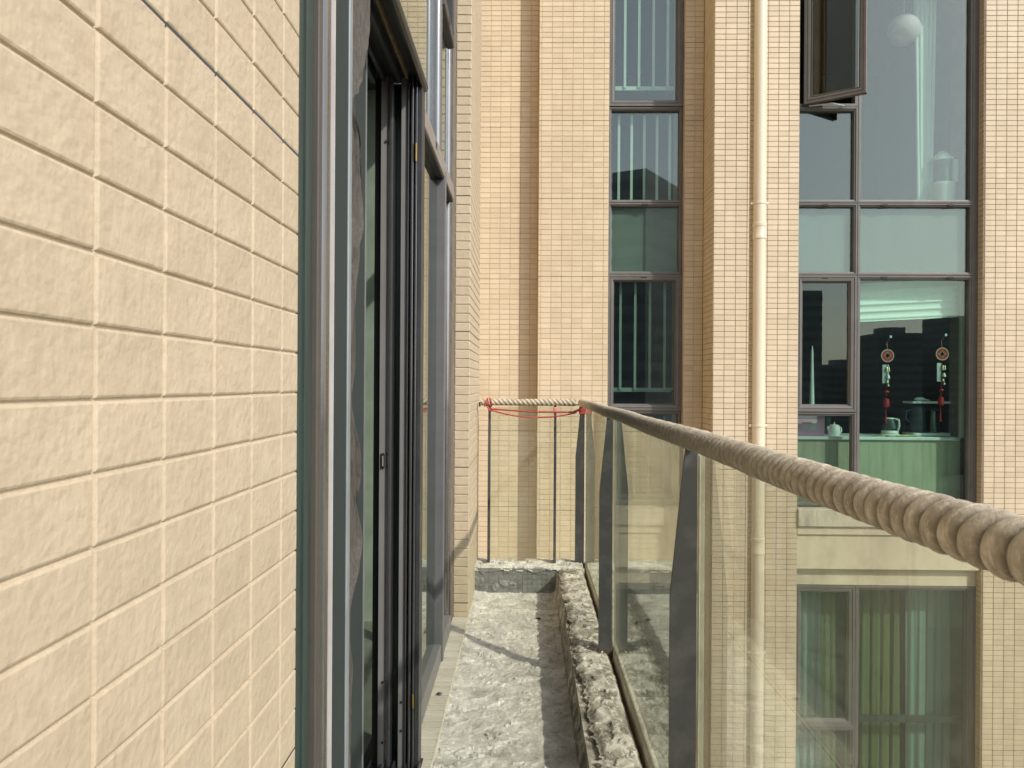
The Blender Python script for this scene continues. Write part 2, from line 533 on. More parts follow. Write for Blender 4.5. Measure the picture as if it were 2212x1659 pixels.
# ------------------------------------------------------------------ near tiled wall (left)
wall = MB().box(-0.52, -0.2925, -1.6, 0.981, -2.2, 3.6).build("tiled_wall", MT['near_grout'])
tag(wall, "close wall of large rough beige tiles on the left, beside the dark door frame", "wall")
ys = cells(-0.35, 0.984, 0.019, 0.1, 0.0022)
zs = cells(-1.29, 1.45, ZG, 0.05, 0.0018)
tile_wall(wall, '+x', -0.2925, ys, zs, MT['near_tile'], d=0.0027, b=0.0023, fine=True, jitter=0.0003,
          single=lambda u, z: u > 0.2 and abs(z + 0.02) < (u + 0.1) * 0.5 + 0.09)
jb = MB()
for z in JOINTS:
    if -1.3 < z < 1.5:
        jb.box(-0.2926, -0.2906, -0.3, 0.981, z - 0.0019, z + 0.0019)
jb.build("joint_seal", MT['joint'], wall)

# ------------------------------------------------------------------ pier at the far end of the balcony
pier = MB().box(-0.62, -0.318, 4.304, 5.19, -2.2, 3.8).build("tiled_pier", MT['near_grout'])
tag(pier, "narrow beige tiled pier between the gray window and the end of the balcony", "pier")
zs = cells(-1.29, 3.0, ZG, 0.05, 0.0045)
tile_wall(pier, '-y', 4.304, [(-0.395, -0.3145)], zs, MT['near_tile'], d=0.0045, b=0.0028, fine=True, jitter=0.0005, single=lambda u, z: z < 2.3)
tile_wall(pier, '+x', -0.318, cells(4.301, 5.19, 4.304, 0.1, 0.0042), zs, MT['near_tile'], d=0.0045, b=0.0028, fine=True, jitter=0.0004,
          single=lambda u, z: u < 4.55 and z < 2.2)
jb = MB()
for z in JOINTS:
    if -1.3 < z < 3:
        jb.box(-0.395, -0.3165, 4.3018, 4.3045, z - 0.003, z + 0.003)
        jb.box(-0.3185, -0.3158, 4.3045, 5.18, z - 0.003, z + 0.003)
jb.build("joint_seal", MT['joint'], pier)

# the rest of the block the balcony belongs to
blk = MB().box(-6, -0.60, 4.40, 7.66, -33, 9).box(-6, -0.55, -3, 4.39, -33, -1.62).box(-6, -0.55, -3, 4.39, 3.3, 9).box(-0.55, 0.30, -0.6, 5.05, -1.75, -1.60).build("apartment_block", MT['grout'])
mb = MB()
for k in range(6):
    z = 3.45 + 3.0 * k
    mb.box(-0.56, -0.20, -14, 4.38, z, z + 0.45).box(-0.56, -0.20, -14, -3.2, z - 6, z - 5.55)
mb.build("balcony_band", MT['band'], blk)
mb = MB()
for k in range(6):
    z = 3.45 + 3.0 * k
    mb.box(-0.60, -0.535, -14, 4.36, z + 0.46, z + 2.99).box(-0.60, -0.535, -14, -3.2, z - 5.54, z - 3.01)
mb.build("window_band", MT['tower_glass'], blk)
tag(blk, "beige apartment block that carries the balcony, behind the tiled wall and pier", "building")

# room behind the sliding door
rm = MB()
rm.box(-4.0, -0.56, -2.0, 4.3, -1.55, -1.30)
rm.build("room_floor", MT['roomfloor'], kind='structure')
MB().box(-4.0, -0.55, -2.0, 4.3, 1.60, 1.72).build("room_ceiling", MT['room'], kind='structure')
MB().box(-4.0, -0.50, 4.24, 4.30, -1.30, 1.60).build("room_wall_far", MT['plaster'], kind='structure')
MB().box(-4.1, -4.0, -2.0, 4.3, -1.30, 1.60).build("room_wall_side", MT['room'], kind='structure')
MB().box(-4.0, -0.53, -2.1, -2.0, -1.30, 1.60).build("room_wall_near", MT['room'], kind='structure')


# ------------------------------------------------------------------ balcony floor and kerbs (broken mortar)
def fbm(x, y, z=0.0, o=5):
    return mn.fractal(Vector((x, y, z)), 0.9, 2.0, o)


def smoothstep(a, b, x):
    t = min(1, max(0, (x - a) / (b - a)))
    return t * t * (3 - 2 * t)


def grid_obj(name, m, nu, nv, fn, parent=None, kind=None):
    """fn(i, j) -> (point, layer)"""
    v, lay = [], []
    for i in range(nu):
        for j in range(nv):
            p, l = fn(i, j)
            v.append(p)
            lay.append(l)
    f = []
    for i in range(nu - 1):
        for j in range(nv - 1):
            a = i * nv + j
            f.append((a, a + 1, a + nv + 1, a + nv))
    me = bpy.data.meshes.new(name)
    me.from_pydata(v, [], f)
    at = me.attributes.new('layer', 'FLOAT', 'POINT')
    at.data.foreach_set('value', lay)
    me.update()
    return link(name, me, m, parent, True, kind)


def floor_h(x, y):
    big = fbm(x * 2.5, y * 2.5, 1.0, 3) * 0.004
    l1 = smoothstep(0.0, 0.03, fbm(x * 10 + 3, y * 8, 4.0, 7) - 0.02)
    l2 = smoothstep(0.12, 0.15, fbm(x * 17 + 9, y * 13, 7.0, 7))
    l3 = smoothstep(0.30, 0.33, fbm(x * 6 + 1, y * 7, 17.0, 7))
    fine = fbm(x * 60, y * 60, 2.0, 4) * 0.0014
    return big + l1 * 0.0024 + l2 * 0.0026 + l3 * 0.006 + fine, min(1, l1 * 0.35 + l2 * 0.35 + l3 * 0.5)


YF = [0.3 + 0.25 * i for i in range(8)] + [2.3 + (4.865 - 2.3) * i / 600 for i in range(601)]
XF = [-0.325 + 0.53 * j / 124 for j in range(125)]


def floor_pt(i, j):
    x, y = XF[j], YF[i]
    h, l = floor_h(x, y)
    edge = smoothstep(0.10, 0.0, x + 0.315) * 0.01 + smoothstep(0.15, 0.20, x) * 0.012 + smoothstep(4.78, 4.86, y) * 0.014
    return (x, y, -1.315 + h + edge), l


MB().box(-0.33, 0.36, 0.0, 4.9, -1.60, -1.335).build("balcony_slab", MT['mortar'], kind='structure')
grid_obj("balcony_floor", MT['mortar'], len(YF), len(XF), floor_pt, kind='structure')

YK = [0.2 + 0.3 * i for i in range(7)] + [2.2 + (4.87 - 2.2) * i / 420 for i in range(421)]
NK_FACE, NK_TOP = 16, 34


def kerb_pt(i, j):
    y = YK[i]
    ed = 0.204 + 0.020 * fbm(y * 5, 3.3, 0, 7) + 0.014 * (4.9 - y) / 2
    ed += 0.010 * smoothstep(0.0, 0.06, fbm(y * 16, 8.1, 0, 4))
    top = -1.142 + 0.006 * fbm(y * 4, 1.7, 0, 3)
    if j < NK_FACE:
        t = j / (NK_FACE - 1)
        z = -1.335 + (top - 0.012 + 1.335) * t
        x = 0.187 + (ed - 0.187) * smoothstep(0.35, 1.0, t)
        x += 0.006 * fbm(y * 14, z * 4, 2, 5) + 0.003 * fbm(y * 50, z * 20, 5, 3)
        return (x, y, z), 0.0
    t = (j - NK_FACE) / (NK_TOP - 1)
    x = ed + 0.004 + (0.362 - ed - 0.004) * t
    l = smoothstep(-0.06, 0.10, fbm(x * 16, y * 12, 11, 5)) * smoothstep(0.02, 0.22, t)
    z = top + 0.007 * l * (1 - 0.7 * smoothstep(0.6, 1, t)) - 0.006 + 0.005 * fbm(x * 11, y * 11, 3, 6) + 0.0015 * fbm(x * 60, y * 60, 6, 3)
    z -= 0.006 * (1 - smoothstep(0, 0.12, t))
    z -= 0.02 * smoothstep(0.86, 1.0, t)
    return (x, y, z), l * 0.9


kerb = grid_obj("balcony_kerb", MT['mortar_kerb'], len(YK), NK_FACE + NK_TOP, kerb_pt)
tag(kerb, "rough broken mortar kerb under the long glass railing", "kerb")
MB().box(0.20, 0.362, 0.0, 5.10, -1.62, -1.17).build("kerb_core", MT['mortar_kerb'], kerb)

ek = MB().box(-0.318, 0.362, 4.8545, 5.10, -1.62, -1.155).build("end_kerb", MT['mosaic_grout'])
tag(ek, "gray mosaic faced kerb closing the far end of the balcony floor", "kerb")
tv, tf = tile_geo(0.0272, 0.0272, 0.003, 0.0008, True)
mos = bpy.data.meshes.new("mosaic_tile")
mos.from_pydata(tv, [], tf)
mos.materials.append(MT['mosaic'])
for i in range(17):
    for j in range(6):
        if random.random() < 0.05:
            continue
        o = bpy.data.objects.new("mosaic_tile", mos)
        SC.collection.objects.link(o)
        o.location = (-0.316 + 0.03 * i, 4.8545, -1.334 + 0.03 * j)
        o.parent = ek


def smear_pt(i, j):
    x = -0.318 + 0.51 * i / 150
    z = -1.335 + 0.19 * j / 60
    n = fbm(x * 9 + 20, z * 11, 6, 6) + 0.25 * smoothstep(0.0, -0.3, x) - 0.33 * smoothstep(-0.12, 0.0, x) * smoothstep(-1.17, -1.2, z)
    n += 0.5 * smoothstep(-1.175, -1.155, z) + 0.9 * smoothstep(-1.30, -1.335, z)
    d = max(0.0, min(0.010, (n - 0.30) * 0.035)) + 0.0009 * fbm(x * 40, z * 40, 2, 3)
    return (x, 4.8528 + 0.001 - d, z), smoothstep(0.3, 0.6, n) * 0.4


grid_obj("mortar_smear", MT['smear'], 151, 61, smear_pt, ek)


def ektop_pt(i, j):
    x = -0.318 + 0.68 * i / 170
    t = j / 40
    y = 4.845 + 0.25 * t + 0.006 * fbm(x * 12, 4, 1, 4) * (1 - t)
    l = smoothstep(0.0, 0.1, fbm(x * 10, y * 22, 5, 6) + 0.1)
    z = -1.150 + 0.012 * l + 0.006 * fbm(x * 20, y * 20, 8, 4) - (0.014 if t < 0.02 else 0)
    return (x, y, z), l


grid_obj("mortar_cap", MT['mortar'], 171, 41, ektop_pt, ek)

# ledge of mortared tiles under the window and door
ledge = MB().box(-0.47, -0.3125, 0.99, 4.303, -1.62, -1.2935).build("door_ledge", MT['ledge_grout'])
tag(ledge, "pale mortared tile ledge running under the sliding door and window", "ledge")
n_l = 0
for y0, y1 in cells(1.0, 4.30, 0.018, 0.05, 0.0075):
    w = y1 - y0
    v, f = tile_geo(round(w, 4), 0.108, 0.006, 0.002, True)
    key = ('ledge', round(w, 3))
    if key not in _tile_cache:
        me = bpy.data.meshes.new("ledge_tile")
        me.from_pydata(v, [], f)
        me.materials.append(MT['ledge_tile'])
        _tile_cache[key] = me
    o = bpy.data.objects.new("ledge_tile", _tile_cache[key])
    SC.collection.objects.link(o)
    # lie it flat: local x -> +y, local z -> -x, front (-y) -> up
    M3 = Matrix(((0, 0, -1, -0.3145), (1, 0, 0, y0), (0, -1, 0, -1.2935), (0, 0, 0, 1)))
    o.matrix_world = M3 @ Matrix.Translation((0, random.uniform(-0.0012, 0.001), random.uniform(-0.002, 0.002))) @ Matrix.Rotation(random.uniform(-0.01, 0.01), 4, 'X')
    o.parent = ledge


def bead_pt(i, j):
    y = 1.2 + 3.1 * i / 300
    a = math.pi * (j / 8)
    r = 0.0042 + 0.0022 * fbm(y * 9, 2, 0, 4)
    return (-0.3115 - 0.002 + r * math.cos(a) + 0.003 * fbm(y * 6, 9, 0, 4), y, -1.2905 + r * 0.8 * math.sin(a)), 0.5


grid_obj("edge_bead", MT['sealant'], 301, 9, bead_pt, ledge)

rng = random.Random(5)
mb = MB()
for k in range(420):
    y = rng.uniform(2.35, 4.82)
    on_kerb = rng.random() < 0.4
    x = rng.uniform(0.235, 0.35) if on_kerb else rng.choice((rng.uniform(-0.30, 0.18), rng.uniform(0.10, 0.185)))
    z = -1.136 if on_kerb else -1.312 + floor_h(x, y)[0]
    r = rng.uniform(0.0015, 0.0045) * (1.7 if rng.random() < 0.07 else 1)
    n0 = len(mb.v)
    mb.ball((x, y, z), r, 6, rng.uniform(0.7, 1.4), rng.uniform(0.7, 1.4), rng.uniform(0.5, 0.9))
    for q in range(n0, len(mb.v)):
        p = mb.v[q]
        mb.v[q] = tuple(c + rng.uniform(-0.25, 0.25) * r for c in p)
mb.build("mortar_crumbs", MT['mortar'], kind='stuff')
for x, y, z, r, lab in ((0.075, 4.35, -1.308, 0.010, "dark stone chip lying on the pale floor near the end kerb"), (-0.352, 3.22, -1.284, 0.009, "small dark pebble lying on the tiled ledge under the window")):
    p = MB().ball((x, y, z), r, 10, 1.3, 1.0, 0.7)
    p.v = [tuple(c + rng.uniform(-0.15, 0.15) * r for c in v) for v in p.v]
    tag(p.build("pebble", MT['frame_dark'], None, smooth=True), lab, "pebble")

# ------------------------------------------------------------------ sliding door (near part of the opening)
ZB, ZT = -1.282, 1.0185
door = thing("sliding_door", "dark gray sliding door, pushed open, between the close tiled wall and the window", "door")
MB().box(-0.47, -0.340, 0.99, 1.228, -1.29, 3.4).build("edge_seal", MT['rubber'], door)
MB().box(-0.47, -0.3435, 1.0, 1.006, -1.29, 3.4).box(-0.47, -0.3365, 1.10, 1.106, -1.29, 3.4).box(-0.47, -0.3362, 1.175, 1.181, -1.29, 3.4).build("seal_rib", MT['rubber'], door)
MB().bbox(-0.46, -0.331, 1.229, 1.252, -1.29, 3.4, 0.002).build("frame_fin", mat("fin_paint", (0.085, 0.074, 0.066), 0.5), door)


def column(prof, z0, z1):
    return MB().loft([[(x, y, z0) for x, y in prof], [(x, y, z1) for x, y in prof]])


def round_prof(x0, x1, y0, y1, r, seg=5):
    """rounded corners on the +x side"""
    p = [(x0, y0)]
    for k in range(seg + 1):
        a = -math.pi / 2 + k * math.pi / 2 / seg
        p.append((x1 - r + r * math.cos(a), y0 + r + r * math.sin(a)))
    for k in range(seg + 1):
        a = k * math.pi / 2 / seg
        p.append((x1 - r + r * math.cos(a), y1 - r + r * math.sin(a)))
    p.append((x0, y1))
    return p


column(round_prof(-0.46, -0.3290, 1.253, 1.322, 0.030, 8), -1.285, 3.4).build("jamb", MT['alu'], door, smooth=True)
MB().box(-0.46, -0.3292, 1.3225, 1.3265, -1.285, 3.4).build("jamb_lip", mat("lip_paint", (0.56, 0.54, 0.53), 0.4), door)
st = MB().bbox(-0.405, -0.360, 1.334, 1.556, ZB, ZT, 0.0025).build("fixed_stile", MT['slate'], door)
MB().bbox(-0.405, -0.3575, 1.557, 1.582, ZB, ZT, 0.002).build("stile_edge", mat("pale_edge", (0.30, 0.34, 0.37), 0.35, metal=0.3), st)
st = MB().bbox(-0.485, -0.452, 1.62, 2.165, ZB, ZT, 0.003).build("inner_stile", MT['slate'], door)
MB().box(-0.485, -0.4505, 2.1655, 2.176, ZB, ZT).build("stile_edge", mat("bright_edge", (0.36, 0.38, 0.39), 0.3, metal=0.5), st)

# the stacked sliding leaves: their edges face the camera
leaf = MB().bbox(-0.511, -0.487, 2.60, 2.68, ZB, ZT, 0.002).build("leaf_stile", MT['black'], door)
leaf = column([(-0.486, 2.575), (-0.4615, 2.575), (-0.4615, 2.66), (-0.486, 2.66)], ZB, ZT).build("leaf_stile", MT['frame_gray'], door)
lt = MB().bbox(-0.481, -0.468, 2.571, 2.5745, -0.283, -0.232, 0.003).build("latch", MT['black'], leaf)
MB().bbox(-0.476, -0.4715, 2.5685, 2.5708, -0.275, -0.24, 0.001).build("latch_bolt", MT['silver'], leaf)
mb = MB()
for z in (-0.99, -1.19, 0.80):
    mb.lathe([(0.004, 0), (0.004, 0.002)], 0, 0, 0, 10).v
    mb.v[-20:] = [(x - 0.470, 2.5735 - zz, y + z) for x, y, zz in mb.v[-20:]]
mb.build("screw_hole", MT['black'], leaf)
column([(-0.461, 2.57), (-0.4545, 2.562), (-0.449, 2.562), (-0.4447, 2.57), (-0.4447, 2.66), (-0.461, 2.66)], ZB, ZT).build("leaf_stile", MT['alu'], door)
MB().box(-0.444, -0.4295, 2.645, 2.67, ZB, ZT).build("leaf_edge", mat("green_glass_edge", (0.012, 0.045, 0.026), 0.25), door)
MB().box(-0.429, -0.4222, 2.63, 2.67, ZB, ZT).build("brush_strip", MT['black'], door)
leaf = MB().bbox(-0.4215, -0.3985, 2.585, 2.66, ZB, ZT, 0.0015).build("leaf_stile", MT['frame_gray'], door)
for z in (-1.155, -1.06):
    c5 = MB().lathe([(0.0045, 0), (0.0045, 0.002)], 0, 0, 0, 12)
    c5.v = [(x - 0.410, 2.5842 - zz, y + z) for x, y, zz in c5.v]
    c5.build("screw_hole", MT['black'], leaf)
for x0, x1, y0, mm in ((-0.398, -0.3935, 2.575, 'alu'), (-0.392, -0.386, 2.60, 'frame_dark'), (-0.3855, -0.3785, 2.572, 'alu'), (-0.378, -0.3735, 2.60, 'frame_dark'), (-0.373, -0.3665, 2.578, 'alu'), (-0.366, -0.352, 2.59, 'frame_dark')):
    MB().bbox(x0, x1, y0, 2.66, ZB, ZT, 0.0012).build("frame_rib", MT[mm], door)
MB().bbox(-0.3715, -0.3665, 2.569, 2.577, 0.735, 0.795, 0.001).build("striker_plate", MT['brass'], door)
MB().bbox(-0.3715, -0.3665, 2.569, 2.577, -1.075, -1.03, 0.001).build("striker_plate", MT['brass'], door)
hd = column(round_prof(-0.52, -0.345, 1.24, 2.64, 0.004, 3), 1.02, 1.026).build("door_header", MT['frame_dark'], door)
mb = MB()
prof = [(-0.368, 1.012)] + [(-0.352 + 0.013 * math.cos(a), 1.006 + 0.018 * math.sin(a)) for a in [R(x) for x in (-170, -130, -90, -50, -10, 30, 60, 90)]] + [(-0.368, 1.024)]
mb.loft([[(x, y, z) for x, z in prof] for y in (1.24, 2.645)])
mb.build("header_lip", mat("header_paint", (0.03, 0.029, 0.029), 0.35, var=0.1), hd, smooth=True)
mb = MB()
for x0, x1, z0 in ((-0.515, -0.50, 0.985), (-0.478, -0.468, 0.99), (-0.43, -0.418, 0.988)):
    mb.box(x0, x1, 1.26, 2.55, z0, 1.0195)
mb.build("track_rib", MT['frame_dark'], hd)
MB().box(-0.4005, -0.394, 1.26, 2.55, 0.999, 1.0195).build("brush_strip", mat("tan_brush", (0.20, 0.145, 0.085), 0.9, var=0.4, vscale=60), hd)
mb = MB().box(-0.52, -0.345, 1.24, 2.66, -1.289, -1.281)
for x in (-0.515, -0.478, -0.436, -0.395, -0.352):
    mb.box(x, x + 0.006, 1.24, 2.60, -1.281, -1.262)
mb.build("door_track", MT['frame_dark'], door)

# mesh curtain gathered at the edge of the opening
CUR = [(-420, 1.93), (0, 1.872), (50, 1.85), (100, 1.818), (150, 1.79), (200, 1.735), (235, 1.676), (260, 1.69), (325, 1.767), (400, 1.81), (430, 1.816), (475, 1.80), (550, 1.735), (620, 1.708),
       (830, 1.700), (900, 1.708), (980, 1.73), (1055, 1.752), (1130, 1.798), (1170, 1.806), (1220, 1.765), (1300, 1.685), (1380, 1.684), (1455, 1.706), (1580, 1.715), (1700, 1.71), (2100, 1.72)]


def cur_edge(z):
    v = 829.5 - z * 962.0
    for (a, p), (b, q) in zip(CUR[:-1], CUR[1:]):
        if v <= b:
            t = max(0.0, (v - a) / (b - a))
            t = t * t * (3 - 2 * t)
            return p + (q - p) * t
    return CUR[-1][1]


def curtain_pt(i, j):
    z = 1.010 - 2.28 * i / 260
    s = j / 80
    e = cur_edge(z)
    y = 1.60 + (e - 1.60) * s + 0.004 * math.sin(z * 31 + s * 7) * s
    dense = 24 + 9 * math.sin(z * 1.3)
    fold = math.sin(s * dense + 1.8 * math.sin(z * 2.9) + z * 2.2) + 0.5 * math.sin(s * 41 + z * 5.5)
    x = -0.3725 - 0.004 * s + 0.009 * (fold - 1.0) * (0.35 + s) * (0.7 + 2.2 * (e - 1.66)) + 0.004 * fbm(y * 9, z * 5, 3, 4)
    return (x, y, z), 0


cu = grid_obj("mesh_curtain", MT['mesh_cloth'], 261, 81, curtain_pt)
tag(cu, "limp gray brown mesh curtain gathered at the open edge of the sliding door", "curtain")

# ------------------------------------------------------------------ fixed window beyond the door
nw = thing("balcony_window", "tall dark glazed window with gray aluminium frame between sliding door and beige pier", "window")
XG = -0.418
MB().box(XG - 0.008, XG, 2.665, 3.596, -1.20, 0.94).build("pane", MT['glass_near'], nw)
MB().box(XG - 0.008, XG, 3.644, 4.055, -1.20, 0.94).build("pane", MT['glass_near'], nw)
MB().box(XG - 0.008, XG, 1.34, 3.43, 1.04, 3.3).build("pane", MT['glass_near'], nw)
MB().box(XG - 0.008, XG, 3.50, 4.055, 1.04, 3.3).build("pane", MT['glass_near'], nw)
MB().bbox(-0.45, -0.379, 3.597, 3.643, -1.287, 0.985, 0.003).build("mullion", mat("mullion_paint", (0.13, 0.13, 0.137), 0.4), nw)
column(round_prof(-0.45, -0.384, 3.432, 3.492, 0.020, 6), 1.03, 3.3).build("mullion", MT['alu'], nw, smooth=True)
column(round_prof(-0.45, -0.401, 4.056, 4.108, 0.018, 6), -1.287, 3.3).build("jamb", MT['alu'], nw, smooth=True)
MB().box(-0.45, -0.397, 4.110, 4.303, -1.287, 3.4).build("jamb_filler", mat("brown_filler", (0.17, 0.145, 0.12), 0.8, var=0.3, vscale=14, bdist=0.002), nw)
tr = MB().bbox(-0.45, -0.383, 2.665, 4.055, 0.955, 1.03, 0.004).build("transom", mat("transom_paint", (0.27, 0.245, 0.225), 0.45), nw)
MB().box(-0.449, -0.388, 2.667, 4.053, 0.944, 0.9545).build("drip_groove", MT['black'], tr)
MB().box(-0.384, -0.3822, 3.24, 3.285, 0.985, 1.012).build("drain_slot", MT['black'], tr)
MB().bbox(-0.448, -0.386, 2.665, 3.596, -1.288, -1.205, 0.004).build("bottom_rail", MT['frame_gray'], nw)
MB().bbox(-0.448, -0.386, 3.644, 4.055, -1.288, -1.205, 0.004).build("bottom_rail", MT['frame_gray'], nw)
sh = MB().bbox(-0.417, -0.377, 3.495, 3.96, 1.70, 1.765, 0.006).bbox(-0.417, -0.377, 3.90, 3.96, 1.7655, 3.2, 0.006).build("sash", MT['frame_dark'], nw)
MB().box(-0.377, -0.3755, 3.70, 3.735, 1.72, 1.745).build("drain_slot", MT['black'], sh)

# ------------------------------------------------------------------ glass railing
rail = thing("glass_railing", "glass balcony railing on tapered dark steel posts", "railing")
PYS = [0.05, 1.707, 3.36, 4.985]


def post_plate(y, t=0.012):
    pr = [(0.317, -1.17), (0.374, -1.17), (0.374, -0.137), (0.349, -0.137), (0.317, -0.46)]
    mb = MB()
    mb.loft([[(x, y + s * t, z) for x, z in pr] for s in (0, 1)])
    return mb


pm = None
for i, y in enumerate(PYS):
    if pm is None:
        pm = post_plate(0.0).mesh("post")
    po = link("post", pm, MT['steel'], rail)
    po.location = (0, y, 0)
    b = MB().bbox(0.312, 0.379, y - 0.002, y + 0.014, -1.175, -1.140, 0.002).build("rusty_foot", MT['rust'], po)
    b.location = (0, -y, 0)
for x in (-0.243, 0.178):
    mb = MB()
    pr = [(4.965, -1.16), (5.022, -1.16), (5.022, -0.137), (4.998, -0.137), (4.965, -0.46)]
    mb.loft([[(x + s * 0.016, y, z) for y, z in pr] for s in (0, 1)])
    mb.build("end_post", MT['steel'], rail)
for a, b in zip(PYS[:-1], PYS[1:]):
    p = MB().box(0.379, 0.389, a + 0.014, b - 0.004, -1.125, -0.146).build("glass_panel", MT['glass_rail'], rail)
    e = MB().box(0.3785, 0.3895, b - 0.0035, b + 0.001, -1.125, -0.146).box(0.3785, 0.3895, a + 0.0095, a + 0.0135, -1.125, -0.146).build("panel_edge", MT['sealant'], p)
MB().box(-0.236, 0.176, 5.026, 5.036, -1.125, -0.146).build("glass_panel", MT['glass_rail'], rail)
MB().box(0.190, 0.372, 5.026, 5.036, -1.125, -0.146).build("glass_panel", MT['glass_rail'], rail)
MB().box(0.344, 0.365, -0.3, 5.0, -0.1345, -0.127).box(-0.292, 0.342, 4.976, 4.994, -0.1345, -0.127).build("top_bar", MT['steel'], rail)
MB().box(-0.303, -0.293, 4.972, 4.998, -0.145, -0.118).build("bar_end", MT['black'], rail)


def seal_pt(i, j):
    y = 0.0 + 5.0 * i / 260
    a = math.pi * j / 10
    r = 0.013 + 0.0022 * fbm(y * 7, 1, 0, 4)
    return (0.391 + r * math.cos(a), y, -1.146 + r * 1.2 * math.sin(a)), 0


grid_obj("bottom_seal", MT['sealant'], 261, 11, seal_pt, rail)
MB().box(0.378, 0.404, 0.0, 5.0, -1.62, -1.147).build("bottom_shoe", MT['sealant'], rail)


# ------------------------------------------------------------------ ropes
def rope(name, m, axis_pts, r0, amp, starts, hand, pitch_fn, seg=30, smooth_fn=None, bleach=None):
    """axis_pts: list of (point, s); twisted strands as real relief"""
    v, gro, blc = [], [], []
    ph = 0.0
    last_s = axis_pts[0][1]
    for i, (p, s) in enumerate(axis_pts):
        ph += (s - last_s) / (pitch_fn(s) * (1 + 0.16 * fbm(s * 3.1, 5.5, 1, 3)))
        last_s = s
        a = Vector(axis_pts[max(i - 1, 0)][0])
        b = Vector(axis_pts[min(i + 1, len(axis_pts) - 1)][0])
        t = (b - a).normalized()
        side = t.cross(Vector((0, 0, 1))).normalized()
        up = side.cross(t)
        flat = smooth_fn(s) if smooth_fn else 0.0
        for j in range(seg):
            th = 2 * math.pi * j / seg
            u = (ph + hand * starts * th / (2 * math.pi)) % 1.0
            bul = math.sqrt(max(0.0, 1 - (2 * u - 1) ** 2))
            wob = fbm(s * 22 + math.cos(th) * 0.7, math.sin(th) * 0.7, 3, 3) * 0.0011
            r = r0 * (1 + 0.03 * fbm(s * 4.0, 2.2, 6, 3)) - amp * (1 - flat) * (1 - bul) + wob
            v.append(tuple(Vector(p) + (side * math.cos(th) + up * math.sin(th)) * r))
            blc.append(bleach(s) if bleach else 0.0)
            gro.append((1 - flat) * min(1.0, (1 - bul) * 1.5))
    n = len(axis_pts)
    f = []
    for i in range(n - 1):
        for j in range(seg):
            a, b = i * seg + j, i * seg + (j + 1) % seg
            f.append((a, b, b + seg, a + seg))
    f.append(tuple(range(seg)))
    f.append(tuple(reversed(range((n - 1) * seg, n * seg))))
    me = bpy.data.meshes.new(name)
    me.from_pydata(v, [], f)
    at = me.attributes.new('groove_shade', 'FLOAT', 'POINT')
    at.data.foreach_set('value', gro)
    at = me.attributes.new('bleach', 'FLOAT', 'POINT')
    at.data.foreach_set('value', blc)
    me.update()
    for p in me.polygons:
        p.use_smooth = True
    o = bpy.data.objects.new(name, me)
    me.materials.append(m)
    SC.collection.objects.link(o)
    return o


pts = []
y = -0.35
while y < 4.985:
    pts.append(((0.3545, y, -0.1165 + 0.0012 * math.sin(y * 5)), y))
    y += 0.0024 if y > 0.4 and y < 1.75 else 0.004
RN, RH = 1, -1
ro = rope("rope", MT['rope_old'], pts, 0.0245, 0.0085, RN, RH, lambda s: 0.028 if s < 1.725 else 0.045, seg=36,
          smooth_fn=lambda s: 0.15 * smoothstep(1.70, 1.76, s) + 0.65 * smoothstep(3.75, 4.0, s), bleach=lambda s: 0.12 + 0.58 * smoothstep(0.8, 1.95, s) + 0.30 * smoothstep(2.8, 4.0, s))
tag(ro, "thick weathered brown rope running along the top of the long glass railing", "rope")
pts = [((-0.292 + 0.66 * i / 260, 4.985, -0.1165), -0.292 + 0.66 * i / 260) for i in range(240)]
ro2 = rope("rope", MT['rope_new'], pts, 0.022, 0.006, 3, 1, lambda s: 0.0304, seg=30)
tag(ro2, "short clean cream twisted rope across the far end of the balcony railing", "rope")

rc = thing("red_cord", "thin red cord tied to the far end rope and sagging below it in two strands", "cord")
for sag, z0, z1, nm in ((0.008, -0.158, -0.176, 0), (0.040, -0.166, -0.178, 1)):
    pts = []
    for i in range(33):
        t = i / 32
        pts.append((-0.225 + 0.545 * t, 4.955 - 0.004 * nm, z0 + (z1 - z0) * t - sag * 4 * t * (1 - t) * (1.0 if t < 0.5 else 1.0)))
    MB().tube(pts, 0.0055 - 0.001 * nm, 8).build("strand", MT['cord'], rc, smooth=True)
for k in range(5):
    x = -0.258 + 0.0075 * k
    pts = []
    for i in range(25):
        a = 2 * math.pi * i / 24
        pts.append((x + 0.008 * math.sin(a + k), 4.985 + 0.0245 * math.cos(a), -0.1175 + 0.0255 * math.sin(a)))
    MB().tube(pts, 0.0038, 6).build("wrap", MT['cord_pale' if k % 2 else 'cord'], rc, smooth=True)
MB().tube([(-0.245, 4.955, -0.145), (-0.233, 4.952, -0.165), (-0.222, 4.952, -0.170), (-0.212, 4.953, -0.160)], 0.0065, 8).build("knot", MT['cord'], rc, smooth=True)
MB().tube([(0.300, 4.957, -0.172), (0.318, 4.957, -0.168), (0.335, 4.960, -0.163), (0.352, 4.965, -0.160)], [0.004, 0.006, 0.009, 0.011], 8).build("knot", MT['cord'], rc, smooth=True)
MB().bbox(0.338, 0.380, 4.9765, 5.003, -0.192, -0.143, 0.004).build("wrap", MT['cord'], rc)
MB().bbox(0.174, 0.198, 4.958, 5.010, -0.178, -0.146, 0.004).build("wrap", MT['cord_pale'], rc)

# ================================================================== FACADE ACROSS THE GAP
bld = thing("apartment_building", "beige tiled apartment building facing the balcony, with dark framed windows", "building")
ZL, ZH = -5.0213, 5.0
ZR = cells(-5.0, 5.0, ZG, 0.05, 0.0042)


